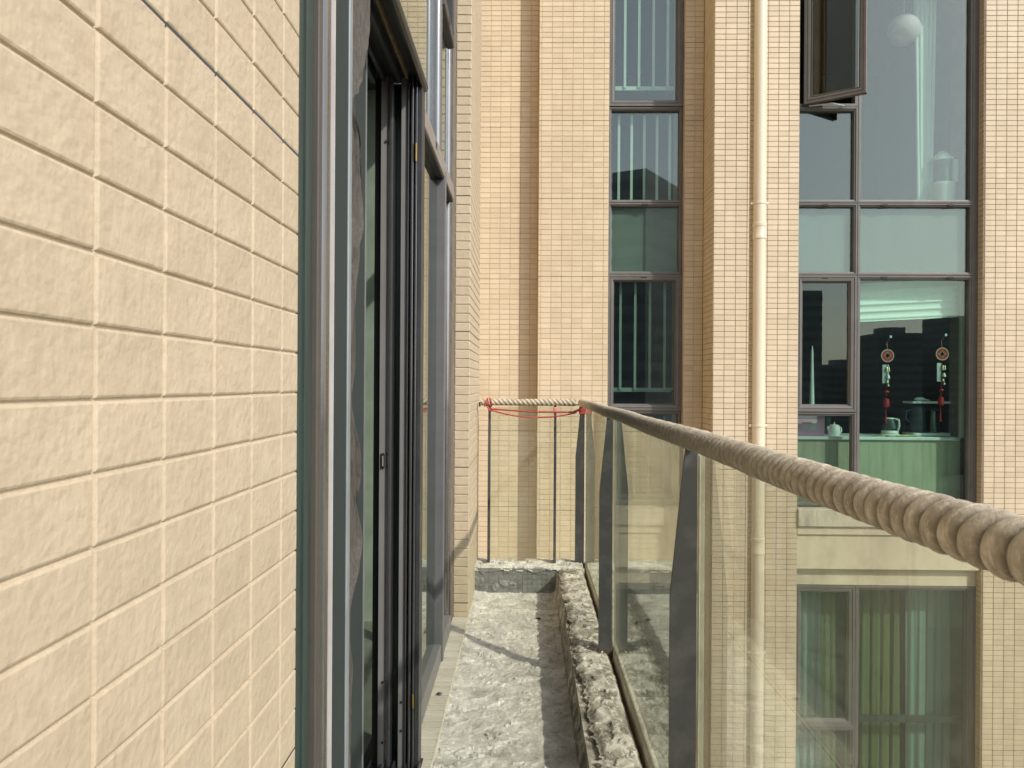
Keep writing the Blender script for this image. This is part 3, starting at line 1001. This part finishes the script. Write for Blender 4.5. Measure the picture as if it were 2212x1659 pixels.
def fac_wall(x0, x1, yf, yb, grout, xo, single=None, left=None, right=None):
    w = MB().box(x0, x1, yf, yb, -5.0, 5.0).build("wall", MT[grout], bld)
    n = tile_wall(w, '-y', yf, cells(x0, x1, xo, 0.1, 0.0042), ZR, MT['tile'], d=0.0038, b=0.0016, single=single)
    if left:
        tile_wall(w, '-x', x0, cells(yf, left, yf - 0.0021, 0.1, 0.0042), ZR, MT['tile'], d=0.0038, b=0.0016)
    if right:
        tile_wall(w, '+x', x1, cells(yf, right, yf - 0.0021, 0.1, 0.0042), ZR, MT['tile'], d=0.0038, b=0.0016)
    jb = MB()
    for z in JOINTS:
        jb.box(x0, x1, yf - 0.0022, yf + 0.001, z - 0.0024, z + 0.0024)
        if left:
            jb.box(x0 - 0.0022, x0 + 0.001, yf + 0.002, left - 0.001, z - 0.0024, z + 0.0024)
    jb.build("joint_seal", MT['joint'], w)
    return n


fac_wall(-1.6, 0.104, 7.704, 8.1, 'grout', -0.37)
fac_wall(0.108, 0.781, 7.514, 8.1, 'grout', 0.13, left=7.70)
fac_wall(1.506, 1.6865, 7.514, 8.1, 'grout', 1.5)
pier_n = fac_wall(1.692, 2.010, 7.114, 8.1, 'grout_dark', 1.692, left=7.51, right=7.51, single=lambda u, z: -1.35 < z < 3.6)
fac_wall(2.0145, 2.599, 7.514, 8.1, 'grout_dark', 2.2, )
fac_wall(4.349, 5.75, 7.514, 8.1, 'grout_dark', 4.36, left=7.60)
MB().box(-1.6, 5.75, 7.72, 13, 5.002, 12).box(-1.6, 5.75, 7.72, 13, -33, -5.002).box(5.752, 12, 7.72, 13, -33, 12).build("wall", MT['tile'], bld)
print("pier tiles", pier_n)

# rooms behind the windows: open-fronted boxes
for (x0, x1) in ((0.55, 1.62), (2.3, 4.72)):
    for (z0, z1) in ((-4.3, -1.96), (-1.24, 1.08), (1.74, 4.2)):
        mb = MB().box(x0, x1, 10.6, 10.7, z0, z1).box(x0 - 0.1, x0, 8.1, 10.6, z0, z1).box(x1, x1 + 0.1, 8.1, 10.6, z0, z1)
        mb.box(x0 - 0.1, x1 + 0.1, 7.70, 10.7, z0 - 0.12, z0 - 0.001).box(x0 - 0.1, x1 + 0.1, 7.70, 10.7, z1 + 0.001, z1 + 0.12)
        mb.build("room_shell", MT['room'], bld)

YW = 7.60


def fixed_prof(w):
    return [(0.0, YW + 0.07), (0.0, YW), (0.004, YW - 0.004), (w * 0.45, YW - 0.004), (w * 0.55, YW + 0.006), (w * 0.85, YW + 0.008), (w, YW + 0.030), (w, YW + 0.07)]


def sash_prof(w, y=0.0):
    a = YW - 0.012 + y
    return [(0.0, a + 0.05), (0.0, a), (0.003, a - 0.003), (w * 0.30, a - 0.003), (w * 0.34, a + 0.004), (w * 0.48, a + 0.004), (w * 0.52, a - 0.001), (w * 0.78, a + 0.002), (w * 0.84, a + 0.014), (w, a + 0.028), (w, a + 0.06)]


def slot(parent, x, z):
    s = MB().bbox(x - 0.031, x + 0.031, YW - 0.014, YW - 0.003, z - 0.010, z + 0.010, 0.003).build("drain_cap", MT['black'], parent)


def cell_fixed(parent, x0, x1, z0, z1, w=0.034, glass='glass_win'):
    fr = MB().ring_frame(x0, x1, z0, z1, fixed_prof(w)).build("frame", MT['frame'], parent)
    MB().box(x0 + w - 0.004, x1 - w + 0.004, YW + 0.050, YW + 0.056, z0 + w - 0.004, z1 - w + 0.004).build("pane", MT[glass], parent)
    return fr


def cell_sash(parent, x0, x1, z0, z1, w=0.066, glass='glass_win'):
    fr = MB().ring_frame(x0, x1, z0, z1, sash_prof(w)).build("sash", MT['frame'], parent)
    MB().box(x0 + w - 0.004, x1 - w + 0.004, YW + 0.030, YW + 0.036, z0 + w - 0.004, z1 - w + 0.004).build("pane", MT[glass], parent)
    return fr


def win_obj():
    o = bpy.data.objects.new("window", None)
    SC.collection.objects.link(o)
    o.parent = bld
    return o


# ---- slim window column
w1 = win_obj()
A, B = 0.783, 1.504
cell_sash(w1, A, B, 2.704, 4.02)
cell_fixed(w1, A, B, 1.77, 2.700)
cell_fixed(w1, A, B, 1.072, 1.768)
cell_sash(w1, A, B, -0.252, 1.070, 0.066, 'glass_low')
cell_fixed(w1, A, B, -1.16, -0.254)
slot(w1, 1.14, 1.748)
slot(w1, 1.135, 1.048)
MB().box(A + 0.03, B - 0.03, 7.672, 7.69, 1.08, 1.755).build("spandrel_panel", MT['backing'], w1)
for (z0, z1, n, x0, x1) in ((2.93, 3.95, 4, 0.955, 1.375), (1.80, 2.66, 5, 0.90, 1.40), (-0.05, 1.04, 4, 0.925, 1.36), (-1.1, -0.31, 4, 0.925, 1.36)):
    for k in range(n):
        x = x0 + (x1 - x0) * k / (n - 1)
        MB().box(x - 0.012, x + 0.012, 7.71, 7.726, z0, z1).build("guard_bar", MT['bars' if z0 > 1 else 'bars_shaded'], w1)
    if z0 != 1.80:
        MB().box(A + 0.04, B - 0.04, 7.7265, 7.742, z0 - 0.02, z0 + 0.02).build("guard_rail", MT['bars' if z0 > 1 else 'bars_shaded'], w1)

# ---- wide window
w2 = win_obj()
XL, XM, XR = 2.602, 3.192, 4.349
MB().bbox(4.305, 4.372, YW - 0.004, YW + 0.07, -1.16, 4.02, 0.006).build("jamb", MT['frame'], w2)
XR2 = 4.308
cell_fixed(w2, XM, XR2, 1.77, 4.02, 0.038)
cell_fixed(w2, XL, XM, 1.77, 2.700, 0.038)
cell_fixed(w2, XM, XR2, 1.072, 1.768, 0.036)
cell_fixed(w2, XL, XM, 1.072, 1.768, 0.036)
cell_fixed(w2, XM, XR2, -1.16, 1.070, 0.040, 'glass_low')
cell_sash(w2, XL, XM - 0.004, -0.252, 1.070, 0.072, 'glass_low')
cell_fixed(w2, XL, XM, -1.16, -0.254, 0.038)
for x in (2.88, 3.45, 4.08):
    slot(w2, x, 1.748)
    slot(w2, x, 1.048)
MB().box(XL + 0.03, XM - 0.03, 7.672, 7.69, 1.08, 1.755).box(XM + 0.03, XR2 - 0.03, 7.672, 7.69, 1.08, 1.755).build("spandrel_panel", MT['backing'], w2)
MB().ring_frame(XL, XM, 2.704, 4.02, [(0.0, YW + 0.07), (0.0, YW), (0.028, YW), (0.03, YW + 0.02), (0.034, YW + 0.07)]).build("frame", MT['frame'], w2)
# the open casement, hinged on its left stile
sw, sz0, sz1, sa = 0.56, 2.712, 4.0, -34.0
mb = MB().ring_frame(0, sw, sz0, sz1, [(i, y - YW) for i, y in sash_prof(0.07)])
MX = Matrix.Translation((2.665, YW - 0.02, 0)) @ Matrix.Rotation(R(sa), 4, 'Z')
sx = mb.xform(MX).build("open_sash", MT['frame'], w2)
MB().box(0.066, sw - 0.066, 0.018, 0.024, sz0 + 0.066, sz1 - 0.066).xform(MX).build("pane", MT['glass_open'], sx)
MB().ring_frame(0.066, sw - 0.066, sz0 + 0.066, sz1 - 0.066, [(0.0, 0.0), (0.006, -0.003), (0.009, 0.006), (0.009, 0.016)]).xform(MX).build("bead", MT['alu'], sx)
MB().tube([(2.72, 7.60, 2.708), (2.90, 7.52, 2.706), (3.05, 7.58, 2.704)], 0.008, 6).build("stay_arm", MT['silver'], sx)

# ---- windows one floor down
w3 = win_obj()
cell_sash(w3, XL, XM - 0.004, -3.30, -1.93, 0.074)
cell_fixed(w3, XL, XM, -4.2, -3.302, 0.04)
cell_fixed(w3, XM, XR2, -4.2, -1.93, 0.045)
MB().bbox(4.305, 4.372, YW - 0.004, YW + 0.07, -4.2, -1.93, 0.006).build("jamb", MT['frame'], w3)
MB().box(XM + 0.03, XR2 - 0.02, 7.70, 7.74, -3.29, -3.23).build("guard_rail", MT['frame'], w3)
w4 = win_obj()
cell_sash(w4, A, B, -3.30, -1.93)
cell_fixed(w4, A, B, -4.2, -3.302)

for (x0, x1) in ((0.7835, 1.5035), (2.6015, 4.3465)):
    MB().bbox(x0, x1, 7.532, 7.70, 4.024, 5.0, 0.003).build("lintel_band", MT['band'], bld)
# ---- bands between the floors
for (x0, x1) in ((0.7835, 1.5035), (2.6015, 4.3465)):
    for zo in (0.0, -3.0):
        b = MB().bbox(x0, x1, 7.485, 7.70, -1.345 + zo, -1.175 + zo, 0.006).build("sill", MT['sill'], bld)
        MB().bbox(x0, x1, 7.512, 7.70, -1.424 + zo, -1.347 + zo, 0.003).bbox(x0, x1, 7.532, 7.70, -1.758 + zo, -1.426 + zo, 0.003).bbox(x0, x1, 7.60, 7.70, -1.926 + zo, -1.760 + zo, 0.003).build("band", MT['band'], bld)

# ------------------------------------------------------------------ drainpipe
dp = thing("drainpipe", "cream plastic drainpipe running down the tiled wall beside the wide window", "drainpipe")
PX, PYY, PR = 2.201, 7.43, 0.058
MB().lathe([(PR, -5.0), (PR, 5.0)], PX, PYY, 0, 28).build("pipe", MT['pipe'], dp, smooth=True)
for z in (1.50, -1.48, -4.48, 4.5):
    MB().lathe([(PR + 0.001, -0.115), (PR + 0.006, -0.112), (PR + 0.006, -0.09), (PR + 0.003, -0.085), (PR + 0.003, 0.0), (PR + 0.007, 0.004), (PR + 0.008, 0.035), (PR + 0.001, 0.04)], PX, PYY, z, 28).build("coupling", MT['pipe'], dp, smooth=True)
for z in (1.725, -0.38, -2.53):
    mb = MB().lathe([(PR + 0.001, -0.012), (PR + 0.005, -0.010), (PR + 0.005, 0.010), (PR + 0.001, 0.012)], PX, PYY, z, 28)
    mb.bbox(PX - PR - 0.028, PX - PR + 0.002, PYY - 0.006, PYY + 0.006, z - 0.011, z + 0.011, 0.002).bbox(PX + PR - 0.002, PX + PR + 0.022, PYY - 0.006, PYY + 0.006, z - 0.011, z + 0.011, 0.002)
    mb.box(PX - 0.01, PX + 0.01, PYY + PR, 7.512, z - 0.01, z + 0.01)
    mb.build("bracket", MT['pipe'], dp, smooth=True)

# ------------------------------------------------------------------ what stands behind the wide window
CT = -0.502
par = MB().box(2.62, 4.30, 7.80, 8.30, -1.24, CT - 0.034).build("window_counter", MT['drip_wall'])
tag(par, "green stained counter behind the wide window, below the kettle", "counter")
MB().bbox(2.61, 4.29, 7.775, 8.32, CT - 0.033, CT, 0.006).build("counter_top", MT['white'], par)
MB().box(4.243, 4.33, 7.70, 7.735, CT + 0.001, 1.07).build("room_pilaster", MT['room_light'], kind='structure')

rb = thing("roman_blind", "pale folded roman blind at the top of the big lower window", "blind")
mb = MB()
zz = 1.03
for k in range(6):
    h = 0.075 if k < 5 else 0.03
    tl = 0.012 * k
    mb.loft([[(3.235, 7.76 + 0.02 * math.sin(math.pi * s), zz - h * s - 0.02), (4.275, 7.76 + 0.02 * math.sin(math.pi * s), zz - h * s + 0.035)] for s in (0, 0.2, 0.4, 0.6, 0.8, 1.0)], caps=False, close=False)
    zz -= h * 0.93
mb.build("blind_fold", MT['blind'], rb)


def ornament(x, z, tilt, label):
    y = 7.735
    t = thing("hanging_ornament", label, "ornament", group="coin ornaments hanging in the window")
    MB().bbox(x - 0.011, x + 0.011, 7.662, 7.672, z + 0.17, z + 0.195, 0.003).build("suction_hook", MT['white'], t)
    MB().tube([(x, 7.68, z + 0.175), (x - 0.006, y, z + 0.13), (x, y, z + 0.055)], 0.003, 6).build("string", MT['cord_pale'], t)
    seg = 36
    ro_, ri = 0.0625, 0.0555

    def hole(k):
        a = 2 * math.pi * k / seg
        c, sn = abs(math.cos(a)), abs(math.sin(a))
        r = 0.033 / (c ** 0.72 + sn ** 0.72) ** (1 / 0.72)
        return (r * math.cos(a), r * math.sin(a))

    def ringpts(fn, yy):
        return [(x + fn(k)[0], yy, z + fn(k)[1]) for k in range(seg)]

    def circ(r):
        return lambda k: (r * math.cos(2 * math.pi * k / seg), r * math.sin(2 * math.pi * k / seg))

    mb = MB()
    mb.loft([ringpts(hole, y + 0.004), ringpts(hole, y - 0.004), ringpts(circ(ri), y - 0.004), ringpts(circ(ri), y + 0.004), ringpts(hole, y + 0.004)], caps=False)
    coin = mb.build("coin", MT['red'], t)
    mb = MB()
    mb.loft([ringpts(circ(ri), y + 0.005), ringpts(circ(ri), y - 0.007), ringpts(circ(ro_), y - 0.007), ringpts(circ(ro_), y + 0.005), ringpts(circ(ri), y + 0.005)], caps=False)
    mb.build("coin_rim", MT['gold'], coin)
    mb = MB()
    mb.loft([ringpts(hole, y - 0.006), ringpts(lambda k: tuple(1.16 * v for v in hole(k)), y - 0.006)], caps=False)
    mb.build("hole_rim", MT['gold'], coin)
    MB().tube([(x, y, z - 0.062), (x - 0.012, y, z - 0.56)], 0.0022, 6).build("string", MT['cord'], t)
    pl = MB().bbox(x - 0.046, x + 0.02 - 0.02 * tilt, y + 0.004, y + 0.010, z - 0.272, z - 0.088, 0.002).build("plaque", MT['silver'], t)
    for dx, dz, r, sc, mm in ((-0.008, -0.135, 0.014, 2.0, 'gold'), (0.012, -0.135, 0.012, 2.0, 'gold'), (0.003, -0.205, 0.022, 1.0, 'silver'), (-0.004, -0.255, 0.014, 1.1, 'gold'), (0.006, -0.290, 0.012, 1.0, 'gold')):
        MB().lathe([(r * 0.15, r * sc), (r * 0.6, r * sc * 0.75), (r * 0.8, 0), (r, -r * sc * 0.8), (r * 0.7, -r * sc)], x + dx + 0.012 * tilt, y - 0.008, z + dz, 12).build("bell", MT[mm], t, smooth=True)
    MB().ball((x - 0.003, y, z - 0.355), 0.018, 12, 1.4, 1, 0.8).build("knot", MT['red'], t, smooth=True)
    MB().lathe([(0.014, 0.042), (0.025, 0.036), (0.029, 0.0), (0.027, -0.036), (0.013, -0.045)], x - 0.008, y, z - 0.463, 14).build("lantern", MT['red'], t, smooth=True)
    MB().lathe([(0.003, 0.04), (0.006, 0.0), (0.010, -0.065), (0.008, -0.072)], x - 0.012, y, z - 0.59, 10).build("tassel", MT['red'], t, smooth=True)


ornament(3.549, 0.300, 0.0, "red coin ornament hanging above the glass kettle")
ornament(4.081, 0.320, 1.0, "red coin ornament hanging above the dark jug and small rack")

kt = thing("glass_kettle", "glass kettle on a white base on the counter behind the window", "kettle")
kx, ky = 3.675, 7.95
MB().lathe([(0.098, 0.0), (0.10, 0.012), (0.085, 0.022), (0.075, 0.024)], kx, ky, CT, 24).build("power_base", MT['white'], kt, smooth=True)
MB().lathe([(0.076, 0.025), (0.082, 0.032), (0.082, 0.052), (0.079, 0.056)], kx, ky, CT, 24).build("kettle_base", MT['ceramic'], kt, smooth=True)
MB().lathe([(0.079, 0.057), (0.081, 0.08), (0.072, 0.13), (0.052, 0.172), (0.048, 0.172), (0.067, 0.13), (0.076, 0.08), (0.075, 0.057)], kx, ky, CT, 24).build("glass_body", MT['glass_clear'], kt, smooth=True)
MB().lathe([(0.050, 0.173), (0.042, 0.182), (0.012, 0.185), (0.002, 0.186)], kx, ky, CT, 20).build("kettle_lid", MT['white'], kt, smooth=True)
MB().tube([(kx + 0.045, ky - 0.02, CT + 0.172), (kx + 0.075, ky - 0.03, CT + 0.165), (kx + 0.082, ky - 0.03, CT + 0.11), (kx + 0.074, ky - 0.02, CT + 0.06)], 0.011, 8).build("handle", MT['ceramic'], kt, smooth=True)

rk = thing("shelf_rack", "small white two tier rack holding a dark jug, beside the window jamb", "rack")
MB().bbox(3.885, 4.262, 7.90, 8.13, CT + 0.006, CT + 0.034, 0.006).build("tray", MT['white'], rk)
MB().bbox(3.885, 4.262, 7.90, 8.13, -0.172, -0.150, 0.006).build("top_tray", MT['white'], rk)
for x in (3.9, 4.247):
    MB().tube([(x, 8.118, CT + 0.034), (x, 8.118, -0.172)], 0.004, 8).build("leg", MT['jug'], rk)
jg = thing("dark_jug", "tall dark jug with a loop handle standing on the small rack", "jug")
MB().lathe([(0.078, 0), (0.08, 0.01), (0.066, 0.24), (0.06, 0.262), (0.02, 0.268)], 3.98, 8.0, CT + 0.035, 22).build("jug_body", MT['jug'], jg, smooth=True)
MB().tube([(3.915, 8.0, -0.235), (3.868, 8.0, -0.25), (3.86, 8.0, -0.33), (3.905, 8.0, -0.37)], 0.008, 8).build("handle", MT['jug'], jg, smooth=True)
cf = thing("glass_carafe", "clear glass carafe standing on the rack between jug and window jamb", "carafe")
MB().lathe([(0.07, 0.0), (0.072, 0.01), (0.045, 0.22), (0.041, 0.22), (0.067, 0.012)], 4.135, 8.0, CT + 0.035, 20).build("glass_body", MT['glass_clear'], cf, smooth=True)
MB().lathe([(0.043, 0.221), (0.046, 0.235), (0.01, 0.245)], 4.135, 8.0, CT + 0.035, 16).build("stopper", MT['jug'], cf, smooth=True)
sp = thing("spoon_rest", "small white spoon rest lying on top of the rack", "dish")
MB().ball((3.99, 7.98, -0.128), 0.022, 14, 2.6, 1.4, 0.95).build("bowl", MT['ceramic'], sp, smooth=True)
MB().tube([(4.03, 7.98, -0.13), (4.09, 7.98, -0.142)], [0.010, 0.005], 8).build("stem", MT['ceramic'], sp, smooth=True)

tp = thing("white_teapot", "white ceramic teapot on the counter in the small left pane", "teapot")
tx, ty = 3.13, 7.98
q = 0.79


def tpt(pts):
    return [(tx + q * x, ty + q * y, CT + q * z) for x, y, z in pts]


MB().lathe([(q * r, q * z) for r, z in [(0.06, 0), (0.07, 0.012), (0.076, 0.06), (0.070, 0.115), (0.064, 0.124)]], tx, ty, CT, 22).build("pot_body", MT['ceramic'], tp, smooth=True)
MB().lathe([(q * r, q * z) for r, z in [(0.064, 0.125), (0.05, 0.138), (0.008, 0.145), (0.006, 0.172), (0.001, 0.174)]], tx, ty, CT, 18).build("pot_lid", MT['ceramic'], tp, smooth=True)
MB().tube(tpt([(-0.055, 0, 0.06), (-0.078, -0.01, 0.085), (-0.085, -0.015, 0.115)]), [0.02, 0.013, 0.008], 10).build("spout", MT['ceramic'], tp, smooth=True)
MB().tube(tpt([(0.06, 0, 0.10), (0.09, 0, 0.10), (0.094, 0, 0.05), (0.068, 0, 0.025)]), 0.006, 8).build("handle", MT['ceramic'], tp, smooth=True)
pb = thing("pink_box", "pink cardboard box on the counter at the left edge of the wide window", "box")
MB().bbox(2.62, 2.975, 7.825, 8.05, CT, CT + 0.17, 0.002).build("box_body", MT['pink'], pb)
MB().bbox(2.62, 2.975, 7.823, 8.052, CT + 0.1705, CT + 0.245, 0.003).build("box_lid", MT['pink_dark'], pb)
lb = MB().box(2.755, 2.895, 7.8215, 7.824, CT + 0.06, CT + 0.165).build("sticker", mat("sticker", (0.78, 0.62, 0.68), 0.7), pb)
MB().box(2.757, 2.845, 7.8198, 7.8208, CT + 0.125, CT + 0.142).build("red_bar", MT['redline'], lb)
MB().box(2.835, 2.892, 7.8198, 7.8208, CT + 0.065, CT + 0.10).build("white_patch", MT['white'], lb)
cp = MB().lathe([(0.02, 0), (0.026, 0.006), (0.05, 0.13), (0.052, 0.145), (0.047, 0.143), (0.02, 0.01)], 3.0, 8.06, CT, 18).build("pale_cup", MT['silver'], None, smooth=True)
tag(cp, "pale flared cup standing between the pink box and the white teapot", "cup")
yb = thing("yellow_tool", "yellow handled blender behind the white teapot", "appliance")
MB().lathe([(0.06, 0), (0.062, 0.01), (0.066, 0.18), (0.05, 0.19)], 3.12, 8.22, CT, 16).build("cup", MT['jug'], yb, smooth=True)
MB().ball((3.16, 8.2, CT + 0.212), 0.022, 12, 2.2, 1.0, 0.8).build("handle", MT['yellow'], yb, smooth=True)
wu = thing("white_umbrella", "folded white umbrella leaning upright behind the closed sash", "umbrella")
MB().lathe([(0.004, 0.0), (0.012, -0.05), (0.020, -0.35), (0.028, -0.60), (0.035, -0.66), (0.012, -0.70)], 2.86, 7.86, 0.40, 12, 0.9, 0.9).build("folded_cover", MT['white'], wu, smooth=True)
MB().tube([(2.86, 7.86, -0.30), (2.862, 7.86, CT)], 0.007, 8).build("shaft", MT['white'], wu)
pp = MB()
for k in range(7):
    x = 3.50 + 0.062 * k + random.uniform(-0.02, 0.02)
    q = MB().bbox(-0.045, 0.045, -0.03, 0.03, 0.0, 0.004 + 0.003 * (k % 3), 0.001)
    q.xform(Matrix.Translation((x, 7.84 + 0.03 * (k % 2), CT + 0.002 + 0.001 * k)) @ Matrix.Rotation(random.uniform(-0.6, 0.6), 4, 'Z'))
    pp.add(q.v, q.f)
po = pp.build("paper_scraps", MT['yellow'], None)
tag(po, "crumpled yellow paper scraps lying along the counter edge by the kettle", "paper", None)
po['kind'] = 'stuff'

# upper room
gl = MB().ball((3.795, 7.95, 3.60), 0.155, 28).build("globe_lamp", MT['moon'], None, smooth=True)
tag(gl, "round grayish pink cratered globe lamp behind the upper glass", "lamp")
MB().tube([(3.795, 7.95, 3.755), (3.795, 7.95, 4.19)], 0.004, 6).build("lamp_cord", MT['white'], gl)


def folds(name, m, x0, x1, z0, z1, y, n, amp, label, flare=0.0, kind="curtain"):
    def pt(i, j):
        z = z1 + (z0 - z1) * i / 24
        s = j / (n * 14)
        x = x0 + (x1 - x0) * s + flare * (i / 24) * (0.5 - s)
        w = math.sin(s * n * 2 * math.pi + 0.7 * math.sin(s * 9)) + 0.45 * math.sin(s * n * 4.3 * math.pi + 1 + i * 0.02)
        w = math.copysign(abs(w) ** 1.5, w) if w > 0 else 0.55 * w
        return (x + 0.010 * math.sin(s * 31 + i * 0.09), y + 0.62 * amp * w * (0.75 + 0.25 * i / 24), z), 0
    o = grid_obj(name, m, 25, n * 14 + 1, pt)
    tag(o, label, "curtain")
    return o


folds("white_curtain", MT['cur_white'], 3.86, 4.10, 1.75, 4.15, 7.90, 5, 0.02, "long white curtain hanging in the upper floor window beside the white lantern", flare=0.10)
folds("blue_curtain", MT['cur_blue'], 3.80, 4.24, -4.25, -2.0, 7.86, 5, 0.03, "pale blue green curtain at the right of the lower window")
folds("blue_curtain", MT['cur_blue'], 2.66, 2.96, -4.25, -2.0, 7.86, 4, 0.03, "pale blue green curtain behind the small sash of the lower window")
folds("olive_curtain", MT['cur_olive'], 3.22, 3.76, -4.25, -2.0, 7.90, 5, 0.035, "olive green curtain in the middle of the lower window")
folds("olive_curtain", MT['cur_olive'], 2.98, 3.13, -4.25, -2.0, 7.92, 2, 0.03, "narrow olive green curtain strip at the edge of the lower sash")

ln = thing("white_lantern", "white lantern shaped dispenser on the sill of the upper wide window", "dispenser")
lx, ly, lz = 4.135, 7.86, 1.745
MB().lathe([(0.115, 0.0), (0.118, 0.02), (0.122, 0.23), (0.125, 0.235), (0.125, 0.275), (0.118, 0.28)], lx, ly, lz, 26).build("tank_base", MT['ceramic'], ln, smooth=True)
MB().lathe([(0.108, 0.281), (0.110, 0.5), (0.104, 0.5), (0.102, 0.281)], lx, ly, lz, 26).build("glass_body", MT['glass_clear'], ln, smooth=True)
MB().bbox(lx + 0.07, lx + 0.114, ly - 0.09, ly - 0.05, lz + 0.281, lz + 0.50, 0.004).build("handle_bar", MT['ceramic'], ln)
MB().lathe([(0.114, 0.501), (0.108, 0.53), (0.075, 0.54), (0.07, 0.565), (0.055, 0.57), (0.03, 0.60), (0.002, 0.602)], lx, ly, lz, 26).build("cap", MT['ceramic'], ln, smooth=True)


# ------------------------------------------------------------------ towers across the city, mirrored in the windows
def tower(pts, zt, label, nz, roof=True):
    t = thing("tower_block", label, "building", group="distant towers mirrored in the windows")
    MB().loft([[(x, y, -33) for x, y in pts], [(x, y, zt) for x, y in pts]]).build("tower_wall", MT['tower'], t)
    cx, cy = sum(p[0] for p in pts) / 4, sum(p[1] for p in pts) / 4
    mb = MB()
    for k in range(nz):
        z = zt - 3.2 * (k + 1)
        big = [(cx + (x - cx) * 1.012, cy + (y - cy) * 1.012) for x, y in pts]
        mb.loft([[(x, y, z) for x, y in big], [(x, y, z + 1.5) for x, y in big]])
    mb.build("window_band", MT['tower_glass'], t, kind='stuff')
    if roof:
        sm = [(cx + (x - cx) * 0.5, cy + (y - cy) * 0.5) for x, y in pts]
        MB().loft([[(x, y, zt) for x, y in sm], [(x, y, zt + 2.5) for x, y in sm]]).build("roof_house", MT['tower'], t)
    return t


def rect(x0, x1, y0, y1):
    return [(x0, y0), (x1, y0), (x1, y1), (x0, y1)]


tower([(19.7, -114.7), (14.4, -117.5), (23.2, -131.8), (28.5, -129.0)], 36.0, "dark tower mirrored in the slim window, nearest of the distant towers", 16, False)
tower(rect(135, 151, -305, -285), 20.4, "squat dark tower mirrored behind the left coin ornament", 12)
tower(rect(161, 168, -305, -285), 27.0, "thin dark tower mirrored beside the right coin ornament", 12, False)
tower(rect(118, 190, -345, -320), 9.0, "long low city block mirrored along the counter line", 8)
tower(rect(84, 93, -250, -232), 30.0, "tall pale tower mirrored in the closed sash", 14, False)
tower(rect(60, 83, -262, -246), 17.0, "broad tower mirrored at the edge of the closed sash", 10)
